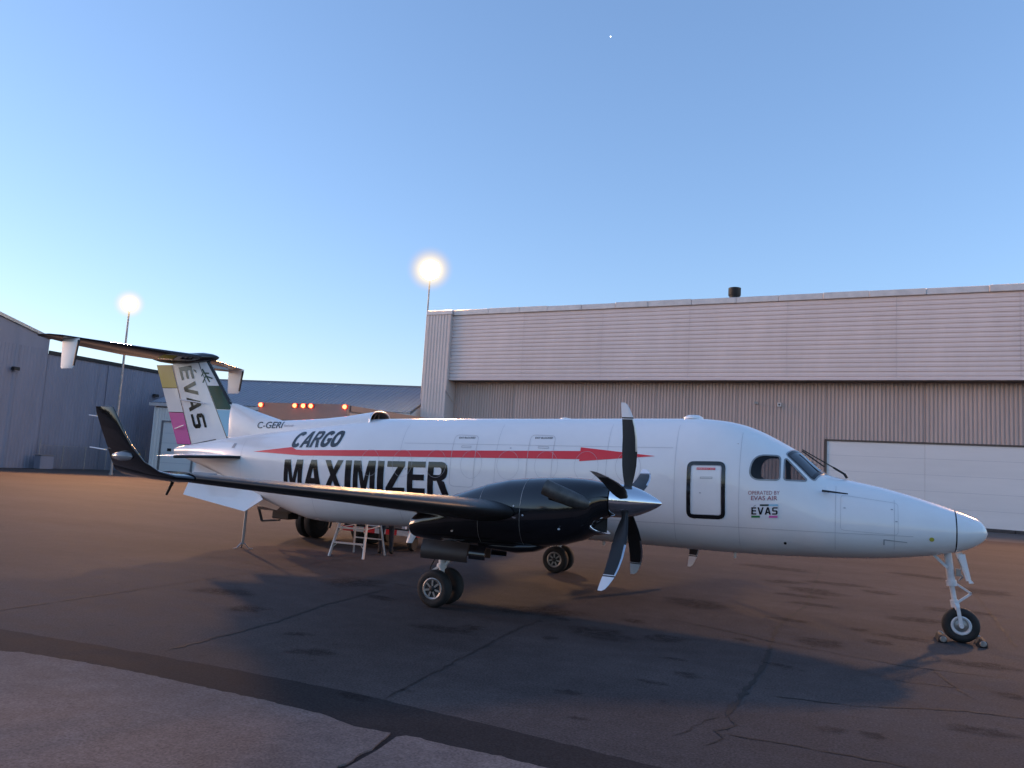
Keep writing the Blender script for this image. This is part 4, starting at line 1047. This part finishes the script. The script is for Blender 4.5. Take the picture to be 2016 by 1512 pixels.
    st_b = [(.17, .105, .0, .55, 34), (.26, .125, .0, .30, 30), (.36, .165, .005, .20, 24), (.50, .20, .01, .14, 17), (.70, .215, .012, .10, 10), (.90, .205, .006, .075, 5), (1.05, .190, -.012, .06, 2), (1.155, .170, -.032, .05, 0), (1.165, .168, -.034, .05, 0), (1.185, .164, -.038, .05, 0), (1.20, .160, -.044, .045, -1), (1.30, .128, -.075, .04, -2), (1.365, .095, -.100, .035, -3), (1.395, .052, -.125, .03, -3)]
    NS = 9
    for r, c, off, t, tw in st_b:
        sec = []
        for i in range(2 * NS):
            if i <= NS: s_ = (1 - math.cos(math.pi * i / NS)) / 2; sg = 1
            else: s_ = (1 - math.cos(math.pi * (2 * NS - i) / NS)) / 2; sg = -1
            th = t * c * 5 * (.2969 * math.sqrt(s_) - .126 * s_ - .3516 * s_ ** 2 + .2843 * s_ ** 3 - .1036 * s_ ** 4)
            x = (.42 - s_) * c + off; y = sg * th
            a = R(tw) * -s
            sec.append((x * math.cos(a) - y * math.sin(a), x * math.sin(a) + y * math.cos(a), r))
        rs_.append(sec)
    bm_ = MB(); n = 2 * NS
    verts = [p for r in rs_ for p in r]; fb = []
    for j in range(len(rs_) - 1):
        for i in range(n):
            fb.append((j * n + i, j * n + (i + 1) % n, (j + 1) * n + (i + 1) % n, (j + 1) * n + i))
    bm_.add(verts, fb); bm_.f.append(tuple(range(n - 1, -1, -1))); bm_.f.append(tuple(range((len(rs_) - 1) * n, len(rs_) * n))); bm_.m += [0, 1]
    for q in range(len(fb)):
        j, i = divmod(q, n); mi = 0
        if i < 2 or i >= n - 2:
            if j >= 4: mi = 2
        if j == 7 or j >= 9: mi = 1
        if j == 8: mi = 0
        if j >= 9 and (i < 1 or i >= n - 1): mi = 2
        bm_.m[q] = mi
    bme = bm_.mesh('blade', smooth=50)
    for k_ in range(5):
        bo_ = link_mesh('blade', bme if k_ == 0 else bme, [M['boot'], M['decal_white'], M['nickel']], pr)
        bo_.rotation_euler = (R(72 * k_ + (2 if s < 0 else 38)), 0, 0)
    # ---- main gear: twin wheels on one leg
    mg = empty('main_landing_gear', (0, yc, 0), 0, plane)
    leg = MB(); leg.tube((0, 0, 1.15), (.0, 0, .56), .065, .06, 16).tube((0, 0, .58), (0, 0, .26), .045, .045, 14).tube((0, -.20, .28), (0, .20, .28), .04, .04, 12)
    leg.tube((-.01, 0, .58), (-.005, 0, .62), .078, .078, 16).box(-.06, .06, -.05, .05, .22, .36); leg.build('gear_leg', M['steel'], mg, smooth=40)
    lk = MB().bar((-.06, 0, .58), (-.26, 0, .44), .05, .03).bar((-.26, 0, .44), (-.05, 0, .32), .05, .03); lk.build('torque_link', M['steel'], mg)
    MB().bar((.05, 0, .62), (.45, 0, 1.02), .045).build('drag_brace', M['steel'], mg)
    MB().path([(-.05, .06, .95), (-.14, .07, .75), (-.24, .06, .55), (-.27, .04, .36), (-.10, .04, .30)], .010, 6).build('brake_hose', M['blacksteel'], mg, smooth=60)
    for q in (-1, 1):
        ty = MB().lathe([(-.075, .15), (-.085, .19), (-.088, .225), (-.075, .258), (-.045, .276), (0, .281), (.045, .276), (.075, .258), (.088, .225), (.085, .19), (.075, .15)], 'y', (0, q * .195, .28), n=40, caps=False)
        ty.build('tyre', M['rubber'], mg, smooth=50)
        rm = MB(); o_ = q * .195; f1 = q * .078
        rm.lathe([(-.07, .155), (.07, .155)], 'y', (0, o_, .28), n=36, mi=1)
        rm.lathe([(f1 * .62, .158), (f1, .166), (f1 * 1.08, .150), (f1 * .95, .128), (f1 * .5, .120)], 'y', (0, o_, .28), n=36, caps=False)
        for i in range(7):
            a = 2 * math.pi * i / 7
            ctr = Vector((0, o_ + f1 * .93, .28)); d = Vector((math.sin(a), 0, math.cos(a)))
            rm.bar(ctr + d * .035, ctr + d * .13, .028, .02, up=(0, 1, 0))
        rm.lathe([(f1 * .8, .05), (f1 * 1.1, .045), (f1 * 1.25, .025)], 'y', (0, o_, .28), n=16, mi=1)
        rm.build('wheel_rim', [M['dullmetal'], M['blacksteel']], mg, smooth=40)
    # doors hang either side of the bay
    for q in (-1, 1):
        def door(x0, x1, z1, z0, bow): 
            a_ = []
            for x in (x0, x1):
                rg = []
                for t in np.linspace(0, 1, 7):
                    rg.append((x, q * (.36 + bow * math.sin(math.pi * t * .8) + .02 * t), z1 + (z0 - z1) * t))
                a_.append(rg + [(p[0], p[1] - q * .018, p[2]) for p in rg[::-1]])
            return MB().loft(a_).build('gear_door', M['black'] if x0 > .5 else M['boot'], mg, smooth=50)
        door(-.16, .62, 1.02, .74, .05); door(.64, .90, 1.0, .80, .03)
side_group(-1); side_group(1)

# ---- nose gear
ng = empty('nose_landing_gear', (7.25, 0, 0), 0, plane)
leg = MB(); leg.tube((-.17, 0, 1.32), (-.115, 0, .84), .052, .055, 16).tube((-.12, 0, .88), (-.11, 0, .80), .072, .072, 16).tube((-.115, 0, .82), (-.065, 0, .50), .036, .036, 14).tube((-.085, 0, .60), (-.065, 0, .50), .055, .06, 14)
leg.build('gear_leg', M['steel'], ng, smooth=40)
fk = MB()
for s in (-1, 1):
    fk.bar((-.07, s * .03, .55), (-.045, s * .10, .48), .05, .05).bar((-.045, s * .10, .50), (.0, s * .105, .25), .05, .028, up=(0, 1, 0)).tube((0, s * .09, .25), (0, s * .135, .25), .032, .032, 12)
fk.build('gear_fork', M['steel'], ng, smooth=40)
MB().bar((-.38, -.05, 1.26), (-.17, -.05, 1.06), .04).bar((-.38, .05, 1.26), (-.17, .05, 1.06), .04).build('drag_brace', M['steel'], ng)
MB().bar((-.06, 0, .84), (.135, 0, .715), .05, .028).bar((.135, 0, .715), (-.03, 0, .575), .05, .028).build('torque_link', M['steel'], ng)
for s in (-1, 1):
    d = MB(); d.prism([(-.05, 1.27), (.04, 1.29), (.115, .93), (.15, .88), (.09, .87), (.07, .95)], s * .17 - .008, s * .17 + .008); d.build('gear_door', M['white'], ng)
MB().path([(-.03, .03, 1.2), (.02, .03, 1.08), (-.01, .04, 1.0), (.03, .03, .94), (-.02, .02, .88)], .011, 6).box(-.06, .0, -.05, .05, .95, 1.05).build('steering_actuator', M['dullmetal'], ng)
MB().lathe([(-.07, .125), (-.085, .155), (-.09, .19), (-.078, .225), (-.05, .244), (0, .25), (.05, .244), (.078, .225), (.09, .19), (.085, .155), (.07, .125)], 'y', (0, 0, .25), n=40, caps=False).build('tyre', M['rubber'], ng, smooth=50)
rm = MB(); rm.lathe([(-.05, .13), (.05, .13)], 'y', (0, 0, .25), n=36, mi=1)
for q in (-1, 1):
    rm.lathe([(q * .05, .128), (q * .078, .136), (q * .086, .122), (q * .075, .100), (q * .055, .095)], 'y', (0, 0, .25), n=36, caps=False)
    rm.lathe([(q * .05, .095), (q * .062, .05), (q * .075, .03)], 'y', (0, 0, .25), n=24, mi=1)
rm.build('wheel_rim', [M['steel'], M['dullmetal']], ng, smooth=40)

# ================================================================ THINGS ROUND THE AIRPLANE
# wheel chocks at the nose wheel
def chock(x, s, label):
    t = tag(empty('wheel_chock', (x, 0, 0)), label, 'chock', 'chocks at the nose wheel')
    MB().prism([(-.07, 0), (.07, 0), (.05 if s > 0 else .0, .09), (.0 if s > 0 else -.05, .09)], -.24, .20).build('wedge', M['rubber'], t, bevel=.012)
    for y in (-.255, .215):
        MB().lathe([(-.015, .035), (.0, .045), (.015, .03)], 'y', (0, y, .055), n=12).build('end_plug', M['dullmetal'], t, smooth=40)
chock(7.25 - .25, -1, 'black wheel chock behind the nose wheel'); chock(7.25 + .25, 1, 'black wheel chock in front of the nose wheel')
# tail stand
ts = tag(empty('tail_stand', (-6.86, .55, 0)), 'thin steel tail support stand with splayed feet under the tail', 'stand')
MB().tube((0, 0, .10), (.02, 0, 1.05), .035, .03, 12).build('pole', M['galv'], ts, smooth=40)
for a in (20, 140, 260):
    q = MB(); c, s = math.cos(R(a)), math.sin(R(a)); q.bar((0, 0, .16), (.15 * c, .15 * s, .02), .03, .018).bar((.15 * c, .15 * s, .018), (.24 * c, .24 * s, .012), .04, .014); q.build('foot', M['galv'], ts)
MB().box(-.06, .10, -.05, .05, 1.05, 1.08).build('saddle', M['galv'], ts)

# silver step ladder
M['alu'] = mat('ladder_aluminium', (.62, .58, .56), .4, .45, var=.12, vscale=7)
ld = tag(empty('step_ladder', (-4.36, 1.02, 0), R(4)), 'silver aluminium step ladder standing under the rear fuselage', 'ladder')
h = 1.85
def lx(z, w0, w1): return (w0 + (w1 - w0) * z / h)
for s in (-1, 1):
    MB().bar((s * .43, 0, 0), (s * .21, .52, h), .07, .028, up=(1, 0, 0)).build('front_rail', M['alu'], ld)
    MB().bar((s * .41, 1.0, 0), (s * .20, .60, h), .05, .024, up=(1, 0, 0)).build('rear_rail', M['alu'], ld)
for z in (.30, .62, .94, 1.26, 1.56):
    w = lx(z, .43, .21); y = .52 * z / h
    st_ = MB().box(-w, w, y - .04, y + .05, z - .012, z + .02).build('step', M['alu'], ld)
    bb = MB()
    for s in (-1, 1): bb.bar((s * (w - .10), y, z - .01), (s * (w + .045), y - .03, z - .14), .018, .012)
    bb.build('step_brace', M['alu'], st_)
for z in (.36, .75, 1.2):
    w = lx(z, .41, .20); y = 1.0 - .40 * z / h
    MB().bar((-w, y, z), (w, y, z), .05, .02).build('rear_brace', M['alu'], ld)
MB().box(-.24, .24, .44, .68, h, h + .06).build('top_cap', mat('ladder_red', (.30, .05, .05), .5), ld, bevel=.015)
for s in (-1, 1):
    MB().bar((s * .33, .17, .62), (s * .325, .84, .66), .03, .012).build('spreader', M['alu'], ld)

# box truck backed up to the far side
M['trk'] = mat('truck_body', (.42, .36, .35), .45, var=.08, vscale=1.2)
M['trk2'] = mat('truck_header', (.22, .165, .155), .45, var=.1, vscale=2)
M['marker'] = emit('red_marker_lamp', (1.0, .10, .035), 2.6); M['tail'] = emit('tail_lamp', (1.0, .14, .04), 3.5); M['redlens'] = mat('red_lens', (.5, .02, .02), .2)
tk = tag(empty('box_truck', (-6.62, 1.95, 0)), 'box truck with lit red marker lamps backed up behind the airplane tail', 'truck')
W2 = 1.33
MB().box(-W2, W2, .06, 6.2, 1.02, 3.36).build('cargo_box', M['trk'], tk, bevel=.03)
fr_ = MB().box(-W2 - .02, W2 + .02, -.06, .06, 3.02, 3.44).box(-W2 - .02, -W2 + .16, -.06, .06, 1.0, 3.02).box(W2 - .16, W2 + .02, -.06, .06, 1.0, 3.02).box(-W2, W2, -.06, .06, .92, 1.02)
fr_.build('rear_frame', M['trk2'], tk)
rd_ = MB().box(-W2 + .17, W2 - .17, .0, .05, 1.03, 3.0).build('roller_door', M['trk'], tk)
for z in (1.4, 1.8, 2.2, 2.6): MB().box(-W2 + .17, W2 - .17, -.012, .0, z, z + .02).build('door_joint', M['trk2'], rd_)
MB().box(-W2 + .16, W2 - .16, -.05, -.0, 2.955, 3.01).build('door_gap', M['dark'], tk)
for x in (-1.27, -.20, .06, .29, 1.29):
    b_ = MB().box(x - .085, x + .085, -.08, -.062, 3.33, 3.43).build('lamp_base', M['redlens'], tk)
    MB().lathe([(-.125, .02), (-.115, .042), (-.08, .052)], 'y', (x, 0, 3.38), n=14).build('marker_lamp', M['marker'], b_, smooth=60)
MB().box(W2, W2 + .05, .06, 6.2, 3.28, 3.42).build('top_rail', M['trk2'], tk)
MB().box(-.45, -.35, .3, 8.4, .72, .92).box(.35, .45, .3, 8.4, .72, .92).box(-.9, .9, .5, .6, .78, .92).build('chassis', M['blacksteel'], tk)
MB().bar((-1.12, .0, .82), (1.12, 0, .82), .07).bar((-1.12, .02, .82), (-1.02, .06, .50), .05).bar((-1.02, .06, .50), (-.5, .10, .56), .045).bar((1.12, .02, .82), (1.02, .06, .50), .05).build('rear_step', M['blacksteel'], tk)
MB().box(-.98, -.45, .35, .75, .56, .90).build('tool_box', M['blacksteel'], tk, bevel=.02)
for s in (-1, 1):
    lx_ = -.76 if s < 0 else 1.08
    tl = MB().box(lx_ - .16, lx_ + .16, -.03, .03, .86, .99).build('tail_lamp_housing', M['redlens'], tk)
    for dx in (-.075, .06):
        MB().lathe([(-.07, .02), (-.06, .045), (-.03, .055)], 'y', (lx_ + dx, 0, .925), n=14).build('tail_lamp', M['tail'], tl, smooth=60)
def truck_wheel(x, y, w):
    tr = MB().lathe([(-w / 2, .26), (-w / 2, .40), (-w / 2 + .04, .46), (0, .475), (w / 2 - .04, .46), (w / 2, .40), (w / 2, .26)], 'x', (x, y, .475), n=28).build('tyre', M['rubber'], tk, smooth=40)
    MB().lathe([(-w / 2 - .01, .25), (-w / 2 - .02, .16), (w / 2 + .02, .16), (w / 2 + .01, .25)], 'x', (x, y, .475), n=20).build('rim', M['blacksteel'], tr, smooth=40)
for x in (-1.02, -.74, .74, 1.02): truck_wheel(x, 1.9, .25)
for x in (-1.0, 1.0): truck_wheel(x, 7.6, .26)
cb = MB().prism([(6.35, .55), (8.5, .55), (8.55, 1.4), (8.3, 2.55), (8.0, 2.7), (6.35, 2.7)], -1.1, 1.1, axis='x').build('cab', M['trk'], tk, bevel=.06)
MB().prism([(8.57, 1.5), (8.34, 2.45), (8.33, 2.45), (8.56, 1.5)], -.95, .95, axis='x').build('windscreen', M['windshield'], cb)
for s in (-1, 1): MB().prism([(7.2, 1.55), (8.2, 1.55), (8.05, 2.4), (7.2, 2.4)], s * 1.105 - .01, s * 1.105 + .01, axis='x').build('side_window', M['windshield'], cb)

# low cart with striped rail
ct = tag(empty('flatbed_cart', (-4.75, 3.0, 0), R(2)), 'low flatbed cart with red and white striped rail behind the ladder', 'cart')
MB().box(-1.1, 1.0, 0, 1.9, .46, .54).build('deck', M['blacksteel'], ct)
for i in range(7):
    MB().box(-1.12 + i * .31, -1.12 + (i + 1) * .31 - .003, -.04, -.0, .38, .50).build('rail_stripe', M['decal_red'] if i % 2 == 0 else M['steel'], ct)
for x in (-1.0, .55): MB().box(x, x + .09, -.02, .06, .54, 1.05).build('stake', M['steel'], ct)
pb = MB().box(-.35, -.08, -.06, -.02, .54, .80).build('placard', M['decal_white'], ct)
for x in (-.8, .7):
    for y in (.3, 1.6):
        MB().lathe([(-.06, .12), (-.06, .17), (0, .19), (.06, .17), (.06, .12)], 'x', (x, y, .19), n=20).build('wheel', M['rubber'], ct, smooth=40)
        MB().bar((x, y, .19), (x, y, .47), .04).build('wheel_bracket', M['blacksteel'], ct)

# person in dark work clothes on the far side; only the legs show below the fuselage
def person(loc, rz, label):
    J = [('pelvis', (0, 0, .95), .135), ('waist', (0, 0, 1.08), .125), ('chest', (0, .01, 1.28), .15), ('shoul', (0, 0, 1.43), .12), ('neck', (0, .01, 1.52), .058), ('chin', (0, .03, 1.58), .07), ('skull', (0, .02, 1.67), .095), ('crown', (0, .0, 1.74), .07)]
    E_ = [(i, i + 1) for i in range(7)]
    for s in (-1, 1):
        b_ = len(J)
        J += [('hip', (s * .095, 0, .90), .098), ('knee', (s * .115, .015, .50), .066), ('calf', (s * .12, -.005, .33), .060), ('ankle', (s * .125, -.02, .10), .045), ('toe', (s * .14, .13, .04), .042), ('heel', (s * .125, -.05, .045), .042)]
        E_ += [(0, b_), (b_, b_ + 1), (b_ + 1, b_ + 2), (b_ + 2, b_ + 3), (b_ + 3, b_ + 4), (b_ + 3, b_ + 5)]
        b_ = len(J)
        J += [('sh', (s * .19, 0, 1.42), .065), ('elbow', (s * .25, .06, 1.17), .047), ('wrist', (s * .22, .28, 1.10), .032), ('palm', (s * .21, .36, 1.10), .034)]
        E_ += [(3, b_), (b_, b_ + 1), (b_ + 1, b_ + 2), (b_ + 2, b_ + 3)]
        p_ = b_ + 3
        for k_ in range(4):
            q = len(J); J += [('f', (s * (.185 + k_ * .017), .42, 1.105 - .006 * k_), .0095), ('f', (s * (.185 + k_ * .017), .455 - .004 * abs(k_ - 1), 1.085), .008)]; E_ += [(p_, q), (q, q + 1)]
        q = len(J); J += [('t', (s * .165, .375, 1.115), .010), ('t', (s * .155, .41, 1.105), .008)]; E_ += [(p_, q), (q, q + 1)]
    me = bpy.data.meshes.new('person'); me.from_pydata([j[1] for j in J], E_, [])
    o = bpy.data.objects.new('person_tmp', me); C.objects.link(o)
    o.modifiers.new('skin', 'SKIN'); sv = me.skin_vertices[0].data
    for i, j in enumerate(J): sv[i].radius = (j[2], j[2]); sv[i].use_root = i == 0
    o.modifiers.new('sub', 'SUBSURF').levels = 2
    dg = bpy.context.evaluated_depsgraph_get(); m2 = bpy.data.meshes.new_from_object(o.evaluated_get(dg)); bpy.data.objects.remove(o)
    t = tag(empty('person', loc, rz), label, 'person')
    ms = [mat('dark_trousers', (.022, .022, .030), .8, var=.3, vscale=12), mat('dark_jacket', (.03, .03, .035), .8, var=.2, vscale=10), mat('skin', (.45, .28, .21), .5), mat('dark_shoes', (.012, .011, .011), .5)]
    b2 = link_mesh('body', m2, ms, t); m2.shade_smooth()
    for p in m2.polygons:
        z = p.center.z; y = p.center.y
        p.material_index = 3 if z < .12 else 0 if z < .97 else 2 if (z > 1.53 or (y > .29)) else 1
    MB().lathe([(1.66, .101), (1.72, .098), (1.77, .07), (1.79, .01)], 'z', (0, -.012, 0), n=18).build('hair', mat('dark_hair', (.02, .015, .012), .7), t, smooth=60)
    MB().bar((0, .105, 1.665), (0, .125, 1.63), .022).build('nose', ms[2], t)
    for s in (-1, 1): MB().lathe([(-.006, .006), (0, .010), (.006, .006)], 'y', (s * .034, .104, 1.672), n=8).build('eye', M['dark'], t)
    MB().bar((-.022, .098, 1.60), (.022, .098, 1.60), .008).build('mouth', mat('lips', (.35, .14, .12), .5), t)
    return t
person((-4.06, 2.12, 0), R(25), 'person in dark trousers standing behind the step ladder')
